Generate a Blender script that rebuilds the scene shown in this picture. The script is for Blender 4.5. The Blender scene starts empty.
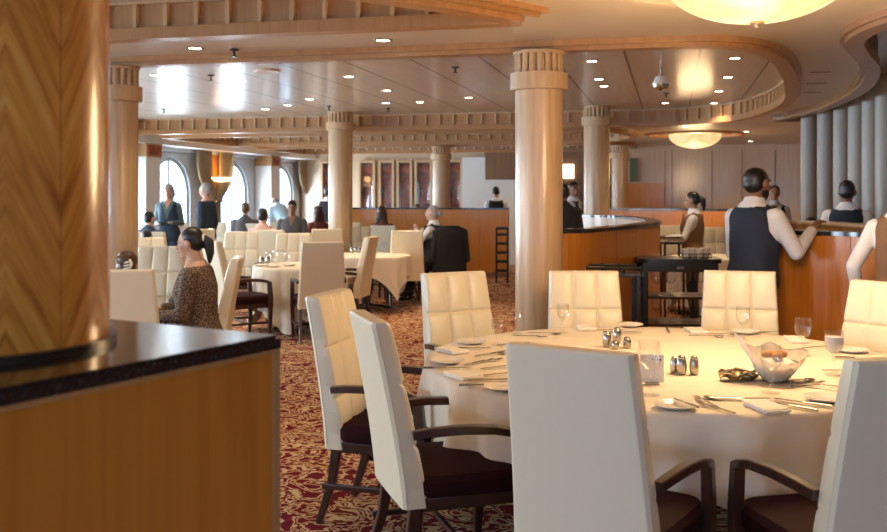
import bpy, bmesh, math, random
from math import sin, cos, pi, radians, sqrt, atan2
from mathutils import Vector, Matrix
from mathutils.geometry import tessellate_polygon
random.seed(7)
S = bpy.context.scene
COL = S.collection

# ---------------------------------------------------------------- camera
EYE = 1.55; FOC = 950.0; TH = radians(13.5); CX = 443.5; HOR = 196.0
cd = bpy.data.cameras.new('camera'); cam = bpy.data.objects.new('camera', cd); COL.objects.link(cam)
cam.location = (0, 0, EYE); cam.rotation_euler = (pi/2, 0, TH)
cd.sensor_width = 36.0; cd.lens = 36.0*FOC/887.0
cd.shift_y = -(266.0-HOR)/887.0
cd.clip_start = .05; cd.clip_end = 200
cd.dof.use_dof = True; cd.dof.focus_distance = 4.6; cd.dof.aperture_fstop = 4.5
S.camera = cam

# ---------------------------------------------------------------- light and exposure
S.view_settings.view_transform = 'Standard'; S.view_settings.look = 'None'
S.view_settings.gamma = 1; S.view_settings.use_curve_mapping = False
S.view_settings.exposure = 0.78
W = bpy.data.worlds.new('daylight'); S.world = W; W.use_nodes = True
W.node_tree.nodes['Background'].inputs[0].default_value = (.38, .64, 1, 1)
W.node_tree.nodes['Background'].inputs[1].default_value = 2.8
try:
    S.cycles.max_bounces = 10; S.cycles.transparent_max_bounces = 16; S.cycles.diffuse_bounces = 5; S.cycles.glossy_bounces = 4
    S.cycles.transmission_bounces = 8; S.cycles.sample_clamp_indirect = 4
    S.cycles.caustics_reflective = False; S.cycles.caustics_refractive = False
    S.cycles.use_denoising = True
except Exception: pass
DOWN_W = 30.0; DOWN_C = (1, .74, .46)
BOWL_E = 5.0

def area(name, loc, rot, sx, sy, power, color):
    l = bpy.data.lights.new(name, 'AREA'); l.shape = 'RECTANGLE'; l.size = sx; l.size_y = sy
    l.energy = power; l.color = color
    o = bpy.data.objects.new(name, l); COL.objects.link(o); o.location = loc; o.rotation_euler = rot
    return o
# daylight outside the arched windows
area('window_daylight', (-10.6, 10.0, 1.6), (0, -pi/2, 0), 3.0, 28.0, 3900, (.80, .91, 1))

# ---------------------------------------------------------------- coordinates
def c2w(X, Y):                       # metres right of and ahead of the viewpoint -> building axes
    return (X*cos(TH)-Y*sin(TH), X*sin(TH)+Y*cos(TH))
def px(x, Y):
    return c2w((x-CX)/FOC*Y, Y)
def onz(x, y, z):                    # point where a sight line meets the level z
    Y = (EYE-z)*FOC/(y-HOR)
    u, v = px(x, Y); return (u, v, z)
def yaw(a): return TH-radians(a)     # a: clockwise from straight ahead

# ---------------------------------------------------------------- materials
def mat(name, color, rough=.5, metal=0, spec=.5, emit=None, es=0, trans=0, coat=0, alpha=None, sheen=0):
    m = bpy.data.materials.new(name); m.use_nodes = True
    b = m.node_tree.nodes['Principled BSDF']
    b.inputs['Base Color'].default_value = (*color, 1)
    b.inputs['Roughness'].default_value = rough; b.inputs['Metallic'].default_value = metal
    b.inputs['Specular IOR Level'].default_value = spec
    if emit: b.inputs['Emission Color'].default_value = (*emit, 1); b.inputs['Emission Strength'].default_value = es
    if trans: b.inputs['Transmission Weight'].default_value = trans; b.inputs['IOR'].default_value = 1.45
    if coat: b.inputs['Coat Weight'].default_value = coat; b.inputs['Coat Roughness'].default_value = .12
    if sheen: b.inputs['Sheen Weight'].default_value = sheen
    return m
def N(m, t, **k):
    n = m.node_tree.nodes.new(t)
    for a, v in k.items(): setattr(n, a, v)
    return n
def L(m, a, b): m.node_tree.links.new(a, b)
def ramp(m, fac, stops, interp='LINEAR'):
    r = N(m, 'ShaderNodeValToRGB'); r.color_ramp.interpolation = interp
    e = r.color_ramp.elements
    while len(e) < len(stops): e.new(.5)
    for i, (p, c) in enumerate(stops): e[i].position = p; e[i].color = (*c, 1)
    L(m, fac, r.inputs[0]); return r.outputs[0]
def coords(m, scale, kind='Object', rot=(0, 0, 0)):
    tc = N(m, 'ShaderNodeTexCoord'); mp = N(m, 'ShaderNodeMapping')
    mp.inputs['Scale'].default_value = scale; mp.inputs['Rotation'].default_value = rot
    L(m, tc.outputs[kind], mp.inputs[0]); return mp.outputs[0]
def noise(m, vec, scale=5, detail=3, dist=0, rough=.5):
    n = N(m, 'ShaderNodeTexNoise'); n.inputs['Scale'].default_value = scale; n.inputs['Detail'].default_value = detail
    n.inputs['Distortion'].default_value = dist; n.inputs['Roughness'].default_value = rough
    L(m, vec, n.inputs['Vector']); return n.outputs['Fac']
def bump(m, h, strength=.2, dist=.01):
    b = N(m, 'ShaderNodeBump'); b.inputs['Strength'].default_value = strength; b.inputs['Distance'].default_value = dist
    L(m, h, b.inputs['Height']); L(m, b.outputs[0], m.node_tree.nodes['Principled BSDF'].inputs['Normal'])
def wood(name, c1, c2, rough=.35, sc=(14, 14, .8), coat=0, scale=2.2):
    m = mat(name, c1, rough, coat=coat)
    f = noise(m, coords(m, sc), scale, 5, .35, .55)
    c = ramp(m, f, [(.3, c1), (.7, c2)])
    L(m, c, m.node_tree.nodes['Principled BSDF'].inputs['Base Color']); return m
M = {}
M['orange'] = wood('orange_wood', (.50, .165, .018), (.63, .24, .034), .30, coat=.25)
M['tan'] = wood('tan_wood', (.40, .20, .075), (.50, .27, .11), .38)
M['column'] = wood('column_wood', (.46, .30, .155), (.60, .41, .235), .30, coat=.25)
M['pale'] = wood('pale_wood', (.56, .41, .27), (.64, .49, .34), .28, coat=.4)
M['strip'] = wood('strip_wood', (.35, .17, .062), (.44, .225, .09), .32)
M['brown'] = wood('brown_wood', (.20, .095, .04), (.28, .14, .06), .4)
M['umber'] = wood('umber_wood', (.26, .135, .065), (.34, .19, .095), .35)
M['white'] = mat('white_paint', (.78, .77, .74), .5)
M['soffit'] = mat('soffit_paint', (.60, .50, .39), .34)
M['grey'] = mat('grey_paint', (.52, .55, .58), .5)
M['dark'] = wood('dark_wood', (.028, .010, .007), (.055, .020, .012), .28, sc=(6, 6, 6), coat=.3)
M['black'] = mat('black_lacquer', (.012, .011, .011), .3)
M['granite'] = mat('black_granite', (.014, .014, .016), .12, coat=.3)
_m = M['granite']; f = noise(_m, coords(_m, (1, 1, 1)), 180, 2); L(_m, ramp(_m, f, [(.55, (.012, .012, .014)), (.75, (.07, .07, .08))]), _m.node_tree.nodes['Principled BSDF'].inputs['Base Color'])
M['leather'] = mat('cream_leather', (.80, .715, .53), .40, coat=.1)
bump(M['leather'], noise(M['leather'], coords(M['leather'], (1, 1, 1)), 9, 3), .12, .012)
M['maroon'] = mat('maroon_upholstery', (.026, .005, .007), .8, spec=.12)
M['linen'] = mat('white_linen', (.78, .70, .58), .8)
bump(M['linen'], noise(M['linen'], coords(M['linen'], (1, 1, .55), rot=(.3, .5, 0)), 3.2, 2, .9), .55, .07)
M['napkin'] = mat('white_napkin', (.84, .80, .74), .8)
M['china'] = mat('white_china', (.83, .80, .74), .15)
M['steel'] = mat('polished_steel', (.44, .41, .36), .20, 1)
M['brass'] = mat('bronze_metal', (.60, .50, .34), .28, 1)
def thin_glass(name, tint, refl):
    m = bpy.data.materials.new(name); m.use_nodes = True; nt = m.node_tree; nt.nodes.clear()
    o = nt.nodes.new('ShaderNodeOutputMaterial'); mx = nt.nodes.new('ShaderNodeMixShader'); tr = nt.nodes.new('ShaderNodeBsdfTransparent')
    gl = nt.nodes.new('ShaderNodeBsdfGlossy'); fr = nt.nodes.new('ShaderNodeLayerWeight'); ad = nt.nodes.new('ShaderNodeMath'); ad.operation = 'MULTIPLY_ADD'
    fr.inputs['Blend'].default_value = .2; ad.inputs[1].default_value = .42; ad.inputs[2].default_value = refl
    tr.inputs[0].default_value = (*tint, 1); gl.inputs['Roughness'].default_value = .03
    nt.links.new(fr.outputs['Facing'], ad.inputs[0]); nt.links.new(ad.outputs[0], mx.inputs[0]); nt.links.new(tr.outputs[0], mx.inputs[1]); nt.links.new(gl.outputs[0], mx.inputs[2]); nt.links.new(mx.outputs[0], o.inputs[0])
    return m
M['glass'] = thin_glass('clear_glass', (.985, .985, .985), .03)
M['water'] = mat('iced_water', (.88, .9, .92), .25, trans=.3)
M['skin'] = mat('fair_skin', (.62, .36, .25), .5)
M['skin2'] = mat('brown_skin', (.24, .115, .065), .45)
M['skin3'] = mat('tan_skin', (.46, .25, .15), .5)
M['lips'] = mat('lip_skin', (.42, .14, .12), .45)
M['eye'] = mat('eye_white', (.7, .68, .65), .2)
M['iris'] = mat('eye_dark', (.02, .012, .01), .2)
M['hair_black'] = mat('black_hair', (.010, .008, .008), .35)
M['hair_brown'] = mat('brown_hair', (.075, .030, .015), .4)
M['hair_grey'] = mat('grey_hair', (.33, .31, .29), .55)
M['hair_ash'] = mat('ash_brown_hair', (.19, .12, .08), .5)
for k in ('hair_black', 'hair_brown', 'hair_grey', 'hair_ash'):
    bump(M[k], noise(M[k], coords(M[k], (60, 60, 8)), 3, 3), .5, .006)
def cloth(name, c, rough=.85):
    m = mat(name, c, rough); bump(m, noise(m, coords(m, (1, 1, 1)), 14, 3, .6), .45, .012); return m
M['shirt'] = cloth('white_shirt', (.72, .72, .74)); M['navy'] = cloth('navy_vest', (.016, .022, .042))
M['blackcloth'] = cloth('black_cloth', (.012, .012, .014)); M['brownvest'] = cloth('brown_vest', (.20, .105, .055))
M['ltblue'] = cloth('light_blue_shirt', (.45, .60, .72)); M['greyjacket'] = cloth('grey_jacket', (.16, .15, .15))
M['pink'] = cloth('pink_top', (.62, .42, .36)); M['teal'] = cloth('grey_green_cardigan', (.12, .18, .18))
M['darkblue'] = cloth('dark_blue_suit', (.03, .05, .08)); M['rust'] = cloth('rust_top', (.25, .07, .05))
_m = M['leopard'] = mat('leopard_print', (.3, .2, .13), .8)
vo = N(_m, 'ShaderNodeTexVoronoi'); vo.inputs['Scale'].default_value = 100; vo.inputs['Randomness'].default_value = 1
L(_m, coords(_m, (1, 1, 1)), vo.inputs['Vector'])
L(_m, ramp(_m, vo.outputs['Distance'], [(.0, (.16, .08, .04)), (.24, (.16, .08, .04)), (.30, (.015, .010, .009)), (.50, (.02, .013, .01)), (.60, (.24, .165, .11)), (1, (.22, .15, .10))]), _m.node_tree.nodes['Principled BSDF'].inputs['Base Color'])
# chevron veneer on the near column: grain slants mirrored either side of each vertical joint
def chevron():
    m = mat('chevron_veneer', (.6, .3, .08), .25, coat=.35)
    tc = N(m, 'ShaderNodeTexCoord'); sp = N(m, 'ShaderNodeSeparateXYZ'); L(m, tc.outputs['UV'], sp.inputs[0])
    def math_(op, a, b=None):
        n = N(m, 'ShaderNodeMath', operation=op)
        if isinstance(a, (int, float)): n.inputs[0].default_value = a
        else: L(m, a, n.inputs[0])
        if b is not None:
            if isinstance(b, (int, float)): n.inputs[1].default_value = b
            else: L(m, b, n.inputs[1])
        return n.outputs[0]
    pp = math_('PINGPONG', math_('ADD', sp.outputs[0], .0), 1.0)          # u in units of one veneer leaf
    slant = math_('SUBTRACT', sp.outputs[1], math_('MULTIPLY', pp, .36))
    cb = N(m, 'ShaderNodeCombineXYZ'); L(m, math_('MULTIPLY', pp, .5), cb.inputs[0]); L(m, math_('MULTIPLY', slant, 7.0), cb.inputs[1])
    f = noise(m, cb.outputs[0], 1.6, 4, .5, .55)
    c = ramp(m, f, [(.32, (.34, .10, .012)), (.44, (.60, .21, .028)), (.56, (.72, .29, .045)), (.72, (.84, .42, .10))])
    jn = math_('LESS_THAN', pp, .012)
    mx = N(m, 'ShaderNodeMix', data_type='RGBA'); L(m, jn, mx.inputs[0]); L(m, c, mx.inputs[6]); mx.inputs[7].default_value = (.28, .12, .03, 1)
    L(m, mx.outputs[2], m.node_tree.nodes['Principled BSDF'].inputs['Base Color']); return m
M['chevron'] = chevron()
# carpet
def carpet():
    m = mat('patterned_carpet', (.3, .05, .03), .95, spec=.1)
    v = coords(m, (1, 1, 1)); n1 = noise(m, v, 5.0, 2, 1.6, .5); n2 = noise(m, v, 12, 2, 1.0, .5)
    ad = N(m, 'ShaderNodeMath', operation='MULTIPLY_ADD'); L(m, n2, ad.inputs[0]); ad.inputs[1].default_value = .30; L(m, n1, ad.inputs[2])
    c = ramp(m, ad.outputs[0], [(.0, (.10, .006, .012)), (.50, (.14, .008, .016)), (.555, (.24, .014, .016)), (.565, (.58, .42, .24)), (.615, (.62, .46, .27)), (.635, (.50, .24, .08)), (.645, (.13, .008, .014)), (.70, (.20, .012, .016)), (.71, (.62, .46, .27)), (.77, (.48, .22, .07)), (.78, (.14, .008, .014))])
    L(m, c, m.node_tree.nodes['Principled BSDF'].inputs['Base Color'])
    bump(m, noise(m, v, 300, 2), .4, .004); return m
M['carpet'] = carpet()
# ceiling veneer panels with dark joints every 0.64 m
def ceil_panels():
    m = mat('ceiling_veneer', (.6, .5, .38), .33, coat=.25)
    tc = N(m, 'ShaderNodeTexCoord'); sp = N(m, 'ShaderNodeSeparateXYZ'); L(m, tc.outputs['Object'], sp.inputs[0])
    def mm(op, a, b):
        n = N(m, 'ShaderNodeMath', operation=op)
        for i, q in ((0, a), (1, b)):
            if isinstance(q, (int, float)): n.inputs[i].default_value = q
            else: L(m, q, n.inputs[i])
        return n.outputs[0]
    s = mm('PINGPONG', mm('ADD', sp.outputs[0], -.24+64*.64/2*2), .32)
    line = mm('LESS_THAN', s, .011)
    s2 = mm('PINGPONG', mm('ADD', sp.outputs[1], 40.0), 1.2)
    line2 = mm('LESS_THAN', s2, .004)
    f = noise(m, coords(m, (9, .9, 1)), 2, 4)
    c = ramp(m, f, [(.3, (.48, .385, .285)), (.7, (.56, .465, .36))])
    mx = N(m, 'ShaderNodeMix', data_type='RGBA'); L(m, line, mx.inputs[0]); L(m, c, mx.inputs[6]); mx.inputs[7].default_value = (.09, .06, .04, 1)
    mx2 = N(m, 'ShaderNodeMix', data_type='RGBA'); L(m, line2, mx2.inputs[0]); L(m, mx.outputs[2], mx2.inputs[6]); mx2.inputs[7].default_value = (.42, .32, .22, 1)
    L(m, mx2.outputs[2], m.node_tree.nodes['Principled BSDF'].inputs['Base Color']); return m
M['ceil'] = ceil_panels()
# alabaster bowl glass
def alabaster():
    m = mat('alabaster_glass', (.22, .17, .10), .4)
    f = noise(m, coords(m, (1, 1, 1)), 4, 4, 1.2)
    c = ramp(m, f, [(.3, (1, .52, .16)), (.5, (1, .74, .36)), (.7, (1, .86, .56))])
    b = m.node_tree.nodes['Principled BSDF']; L(m, c, b.inputs['Emission Color']); b.inputs['Emission Strength'].default_value = .56
    return m
M['alabaster'] = alabaster()
M['lampwhite'] = mat('lit_downlight', (1, .9, .7), .3, emit=(1, .85, .6), es=14)
M['sconce'] = mat('lit_sconce_glass', (1, .9, .7), .3, emit=(1, .76, .42), es=1.2)
M['litwindow'] = mat('lit_panel', (1, .9, .7), .4, emit=(1, .88, .62), es=1.6)
M['curtain'] = mat('gold_curtain', (.58, .44, .28), .8)
M['mullion'] = mat('window_frame_paint', (.42, .50, .52), .5)
M['tube'] = mat('silver_pilaster', (.40, .39, .36), .38)
M['picture'] = mat('red_display', (.3, .06, .03), .4)
f = noise(M['picture'], coords(M['picture'], (1, 1, 1)), 5, 4, 1); L(M['picture'], ramp(M['picture'], f, [(.35, (.05, .03, .04)), (.5, (.36, .07, .03)), (.65, (.5, .13, .05))]), M['picture'].node_tree.nodes['Principled BSDF'].inputs['Base Color'])
M['pane'] = thin_glass('window_glass', (.97, .99, 1), .04)
M['bread'] = mat('bread_crust', (.50, .25, .09), .7)
M['cream'] = mat('white_card', (.82, .80, .76), .6)

# ---------------------------------------------------------------- mesh helpers
def obj(name, bm, m, parent=None, smooth=False, loc=None, rz=0):
    me = bpy.data.meshes.new(name)
    if isinstance(bm, bmesh.types.BMesh):
        bmesh.ops.recalc_face_normals(bm, faces=bm.faces[:]); bm.to_mesh(me); bm.free()
    else: me = bm; me.name = name
    me.materials.clear(); me.materials.append(M[m] if isinstance(m, str) else m)
    for p in me.polygons: p.use_smooth = bool(smooth)
    if smooth == 'auto':
        try: me.set_sharp_from_angle(angle=radians(35))
        except Exception: pass
    o = bpy.data.objects.new(name, me); COL.objects.link(o)
    if loc is not None: o.location = loc
    o.rotation_euler = (0, 0, rz)
    if parent is not None: o.parent = parent
    return o
def tag(o, label, cat, group=None, kind=None):
    o['label'] = label; o['category'] = cat
    if group: o['group'] = group
    if kind: o['kind'] = kind
    return o
def struct(name, bm, m, **k):
    o = obj(name, bm, m, **k); o['kind'] = 'structure'; return o
def thing(name, label, cat, loc=(0, 0, 0), rz=0, group=None):
    o = bpy.data.objects.new(name, None); COL.objects.link(o); o.empty_display_size = .1
    o.location = loc; o.rotation_euler = (0, 0, rz); return tag(o, label, cat, group)
def dup(root, loc, rz, label=None, group=None):
    r = root.copy(); COL.objects.link(r); r.location = loc; r.rotation_euler = (0, 0, rz)
    if label: r['label'] = label
    if group: r['group'] = group
    for ch in list(root.children):
        c = ch.copy(); COL.objects.link(c); c.parent = r
        for g in list(ch.children):
            d = g.copy(); COL.objects.link(d); d.parent = c
    return r
def box(bm, x0, x1, y0, y1, z0, z1, bev=0, Mx=None):
    vs = [bm.verts.new((x, y, z)) for x in (x0, x1) for y in (y0, y1) for z in (z0, z1)]
    F = [(0, 1, 3, 2), (4, 6, 7, 5), (0, 4, 5, 1), (2, 3, 7, 6), (0, 2, 6, 4), (1, 5, 7, 3)]
    fs = [bm.faces.new([vs[i] for i in f]) for f in F]
    if bev:
        es = list({e for f in fs for e in f.edges})
        r = bmesh.ops.bevel(bm, geom=es, offset=bev, segments=2, profile=.6, affect='EDGES')
        vs = list({v for f in r['faces'] for v in f.verts} | {v for v in vs if v.is_valid})
    if Mx: bmesh.ops.transform(bm, matrix=Mx, verts=[v for v in vs if v.is_valid])
    return bm
def B(): return bmesh.new()
def frame_axes(d):
    d = d.normalized(); up = Vector((0, 0, 1)) if abs(d.z) < .95 else Vector((1, 0, 0))
    a = d.cross(up).normalized(); b = a.cross(d).normalized(); return a, b
def cap(bm, a, b, ra, rb, n=12, h=4):
    a = Vector(a); b = Vector(b); d = b-a
    if d.length < 1e-6: d = Vector((0, 0, 1e-4))
    x, y = frame_axes(d); dn = d.normalized(); rings = []
    for i in range(h+1):
        t = -pi/2+pi/2*i/h; rings.append((a+dn*(ra*sin(t)), ra*cos(t)))
    for i in range(h+1):
        t = pi/2*i/h; rings.append((b+dn*(rb*sin(t)), rb*cos(t)))
    prev = None; first = bm.verts.new(rings[0][0]); last = bm.verts.new(rings[-1][0])
    R = [[bm.verts.new(c+x*(r*cos(2*pi*k/n))+y*(r*sin(2*pi*k/n))) for k in range(n)] for c, r in rings[1:-1]]
    for k in range(n):
        bm.faces.new((first, R[0][(k+1) % n], R[0][k])); bm.faces.new((last, R[-1][k], R[-1][(k+1) % n]))
    for p, q in zip(R, R[1:]):
        for k in range(n): bm.faces.new((p[k], p[(k+1) % n], q[(k+1) % n], q[k]))
def ell(bm, c, r, rot=None, n=16):
    mt = Matrix.Translation(c) @ (rot.to_4x4() if rot else Matrix.Identity(4)) @ Matrix.Diagonal((*r, 1))
    bmesh.ops.create_uvsphere(bm, u_segments=n, v_segments=max(6, n//2+2), radius=1, matrix=mt)
def cyl(bm, c, r, h, n=24, r2=None, Mx=None):
    mt = Matrix.Translation((c[0], c[1], c[2]+h/2))
    if Mx: mt = Mx @ mt
    bmesh.ops.create_cone(bm, cap_ends=True, segments=n, radius1=r, radius2=r if r2 is None else r2, depth=h, matrix=mt)
def lathe(bm, prof, n=24, c=(0, 0, 0)):
    R = []
    for r, z in prof:
        if r < 1e-5: R.append([bm.verts.new((c[0], c[1], c[2]+z))])
        else: R.append([bm.verts.new((c[0]+r*cos(2*pi*k/n), c[1]+r*sin(2*pi*k/n), c[2]+z)) for k in range(n)])
    for p, q in zip(R, R[1:]):
        for k in range(n):
            k2 = (k+1) % n
            if len(p) == 1 and len(q) == 1: continue
            if len(p) == 1: bm.faces.new((p[0], q[k], q[k2]))
            elif len(q) == 1: bm.faces.new((p[k], p[k2], q[0]))
            else: bm.faces.new((p[k], p[k2], q[k2], q[k]))
def tube(bm, pts, r, n=10, flat=1.0):
    pts = [Vector(p) for p in pts]; R = []
    rs = r if isinstance(r, (list, tuple)) else [r]*len(pts)
    for i, p in enumerate(pts):
        d = (pts[min(i+1, len(pts)-1)]-pts[max(i-1, 0)]); x, y = frame_axes(d)
        R.append([bm.verts.new(p+x*(rs[i]*cos(2*pi*k/n))+y*(rs[i]*flat*sin(2*pi*k/n))) for k in range(n)])
    for p, q in zip(R, R[1:]):
        for k in range(n): bm.faces.new((p[k], p[(k+1) % n], q[(k+1) % n], q[k]))
    bm.faces.new(R[0][::-1]); bm.faces.new(R[-1])
def bar(bm, pts, w, t):           # rectangular section swept along pts; w sideways, t upwards (lists allowed)
    pts = [Vector(p) for p in pts]; R = []
    ws = w if isinstance(w, (list, tuple)) else [w]*len(pts); ts = t if isinstance(t, (list, tuple)) else [t]*len(pts)
    for i, p in enumerate(pts):
        d = (pts[min(i+1, len(pts)-1)]-pts[max(i-1, 0)]).normalized()
        up = Vector((0, 0, 1)) if abs(d.z) < .9 else Vector((0, 1, 0))
        x = d.cross(up).normalized(); y = x.cross(d).normalized(); c = .22
        R.append([bm.verts.new(p+x*(ws[i]*a/2)+y*(ts[i]*b/2)) for a, b in
                  ((1, -1+c), (1, 1-c), (1-c, 1), (-1+c, 1), (-1, 1-c), (-1, -1+c), (-1+c, -1), (1-c, -1))])
    n = 8
    for p, q in zip(R, R[1:]):
        for k in range(n): bm.faces.new((p[k], p[(k+1) % n], q[(k+1) % n], q[k]))
    bm.faces.new(R[0][::-1]); bm.faces.new(R[-1])
def loft(bm, secs, n=24, e=2.3):  # secs: (centre, half width x, half depth y, matrix or None)
    R = []
    for c, hw, hd, mt in secs:
        ring = []
        for k in range(n):
            t = 2*pi*k/n; cx = abs(cos(t))**(2/e)*(1 if cos(t) >= 0 else -1); sy = abs(sin(t))**(2/e)*(1 if sin(t) >= 0 else -1)
            v = Vector((cx*hw, sy*hd, 0))
            if mt: v = mt @ v
            ring.append(bm.verts.new(Vector(c)+v))
        R.append(ring)
    for p, q in zip(R, R[1:]):
        for k in range(n): bm.faces.new((p[k], p[(k+1) % n], q[(k+1) % n], q[k]))
    bm.faces.new(R[0][::-1]); bm.faces.new(R[-1])
def remesh(bm, voxel=.01, sm=4, cut=None):
    bmesh.ops.recalc_face_normals(bm, faces=bm.faces[:])
    me = bpy.data.meshes.new('t'); bm.to_mesh(me); bm.free()
    o = bpy.data.objects.new('t', me); COL.objects.link(o)
    r = o.modifiers.new('r', 'REMESH'); r.mode = 'VOXEL'; r.voxel_size = voxel
    s = o.modifiers.new('s', 'SMOOTH'); s.factor = .5; s.iterations = sm
    dg = bpy.context.evaluated_depsgraph_get(); ev = o.evaluated_get(dg)
    out = bpy.data.meshes.new_from_object(ev)
    bpy.data.objects.remove(o); bpy.data.meshes.remove(me)
    if cut:
        b = bmesh.new(); b.from_mesh(out)
        bmesh.ops.delete(b, geom=[f for f in b.faces if cut(f.calc_center_median())], context='FACES')
        b.to_mesh(out); b.free()
    return out
def fillpoly(bm, outer, holes, z):
    loops = [[Vector((x, y, 0)) for x, y in outer]]+[[Vector((x, y, 0)) for x, y in h] for h in holes]
    flat = [v for l in loops for v in l]; vs = [bm.verts.new((v.x, v.y, z)) for v in flat]
    for t in tessellate_polygon(loops):
        try: bm.faces.new([vs[i] for i in t])
        except ValueError: pass
def catmull(pts, n=8, closed=False):
    out = []; m = len(pts)
    for i in range(m-1 if not closed else m):
        g = (lambda k: pts[k % m]) if closed else (lambda k: pts[max(0, min(m-1, k))])
        p0, p1, p2, p3 = g(i-1), g(i), g(i+1), g(i+2)
        for k in range(n):
            t = k/n
            out.append(tuple(.5*((2*b)+(c-a)*t+(2*a-5*b+4*c-d)*t*t+(3*b-a-3*c+d)*t**3) for a, b, c, d in zip(p0, p1, p2, p3)))
    if not closed: out.append(tuple(pts[-1]))
    return out
def offset(pts, d):               # shift an open polyline to its left by d
    out = []
    for i, p in enumerate(pts):
        a = Vector(pts[max(i-1, 0)]); b = Vector(pts[min(i+1, len(pts)-1)]); t = (b-a).normalized()
        out.append((p[0]-t.y*d, p[1]+t.x*d))
    return out
def ribbon(bm, pts, d0, d1, z0, z1, closed=False):   # solid strip following pts, between offsets d0,d1 and heights z0,z1
    P = list(pts)
    if closed:
        Q = [P[-1]]+P+[P[0]]; A = offset(Q, d0)[1:-1]; C = offset(Q, d1)[1:-1]
    else: A = offset(P, d0); C = offset(P, d1)
    R = [[bm.verts.new((a[0], a[1], z0)), bm.verts.new((a[0], a[1], z1)), bm.verts.new((c[0], c[1], z1)), bm.verts.new((c[0], c[1], z0))] for a, c in zip(A, C)]
    seq = list(zip(R, R[1:]))+([(R[-1], R[0])] if closed else [])
    for p, q in seq:
        for k in range(4): bm.faces.new((p[k], p[(k+1) % 4], q[(k+1) % 4], q[k]))
    if not closed: bm.faces.new(R[0][::-1]); bm.faces.new(R[-1])
def resample(pts, step, closed=False):
    P = [Vector(p) for p in pts]+([Vector(pts[0])] if closed else []); out = []; acc = 0
    for a, b in zip(P, P[1:]):
        l = (b-a).length; 
        while acc <= l and l > 0:
            out.append((a+(b-a)*(acc/l), (b-a).normalized())); acc += step
        acc -= l
    return out

# ================================================================ THE ROOM
ZS = 2.62; ZB = 2.55; ZP = 2.80          # soffit, moulding bottom, recessed panels
UL, UR, V0, V1 = -9.3, 6.6, -4.0, 23.3
bm = B(); box(bm, UL-.2, UR+.2, V0, V1+.2, -.1, 0); struct('floor', bm, 'carpet')
# recess outlines (counter-clockwise seen from below is not needed)
cur2 = catmull([(-.1, 6.62), (.4, 6.74), (.72, 7.3), (.93, 8.3), (1.08, 9.4), (1.2, 10.7), (1.12, 12.0), (.82, 13.2), (.1, 13.95)], 6)
R2 = [(-8.6, 6.62)]+cur2+[(-8.6, 13.95)]
R1 = [(-8.6, 2.9), (-4.2, 3.0)]+catmull([(-3.9, 3.1), (-2.9, 3.45), (-2.1, 4.0), (-1.5, 4.65), (-1.12, 5.1), (-.86, 5.49)], 5)+[(-8.6, 5.49)]
R3 = [(-8.6, 15.0), (-1.3, 15.0)]+catmull([(-1.0, 15.1), (-.7, 15.8), (-.65, 16.6), (-.9, 17.5)], 4)+[(-1.3, 17.8), (-8.6, 17.8)]
R4 = [(-8.6, 18.9), (-1.3, 18.9), (-.8, 19.4), (-.8, 20.9), (-1.3, 21.4), (-8.6, 21.4)]
curR = catmull([(6.2, 4.9), (2.2, 5.0), (1.55, 5.5), (1.25, 6.0), (1.17, 6.6), (1.3, 7.2), (1.55, 8.1), (1.74, 9.3), (1.78, 10.6), (1.7, 12.0), (1.52, 12.95), (1.8, 13.6), (6.2, 13.9)], 6)
RR = curR
bm = B(); fillpoly(bm, [(UL, V0), (UR, V0), (UR, V1), (UL, V1)], [R1, R2, R3, R4, RR], ZS); struct('ceiling', bm, 'soffit')
bm = B(); box(bm, UL, UR, V0, V1, ZP+.25, ZP+.3)
struct('ceiling_slab', bm, 'soffit')
for nm, R in (('ceiling_panel', R1), ('ceiling_panel', R2), ('ceiling_panel', R3), ('ceiling_panel', R4), ('ceiling_panel', RR)):
    bm = B(); fillpoly(bm, R, [], ZP); struct(nm, bm, 'ceil')
def orient(R):                      # make loops counter-clockwise so that +offset points into the recess
    a = sum(p[0]*q[1]-q[0]*p[1] for p, q in zip(R, R[1:]+R[:1])); return R if a > 0 else R[::-1]
tn = [0]
def recess_trim(R, mld='strip', back='tan', pitch=.215, w=.11, post='column'):
    R = orient(R)
    # densify straight runs
    D = []
    for p, q in zip(R, R[1:]+R[:1]):
        l = sqrt((p[0]-q[0])**2+(p[1]-q[1])**2); k = max(1, int(l/1.0))
        for i in range(k): D.append((p[0]+(q[0]-p[0])*i/k, p[1]+(q[1]-p[1])*i/k))
    bm = B(); ribbon(bm, D, -.07, .05, ZB, ZB+.075, True); ribbon(bm, D, -.10, -.07, ZB+.03, ZB+.075, True)
    tn[0] += 1; struct('trim_%d' % tn[0], bm, mld)
    bm = B(); ribbon(bm, D, -.03, 0, ZB+.07, ZP+.01, True)
    tn[0] += 1; struct('trim_%d' % tn[0], bm, back)
    bm = B(); ribbon(bm, D, 0, .035, ZP-.022, ZP-.001, True)
    for p, t in resample(R, pitch, True):
        a = atan2(t.y, t.x); mt = Matrix.Translation((p.x, p.y, 0)) @ Matrix.Rotation(a, 4, 'Z')
        box(bm, -.013, .013, 0, .035, ZB+.075, ZP-.02, 0, mt)
    tn[0] += 1; struct('trim_%d' % tn[0], bm, post)
recess_trim(R1); recess_trim(R2); recess_trim(R3); recess_trim(R4, post='white', pitch=.215); recess_trim(RR, mld='umber', back='brown', post='umber')
# extra stepped mouldings on the curved end of the near recess
arc = catmull([(-3.9, 3.1), (-2.9, 3.45), (-2.1, 4.0), (-1.5, 4.65), (-1.12, 5.1), (-.86, 5.50)], 5)
bm = B()
for d, z in ((-.12, .035), (-.175, .02)): ribbon(bm, arc, d-.032, d, ZS-z-.01, ZS+.01)
tn[0] += 1; struct('trim_%d' % tn[0], bm, 'strip')

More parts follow.
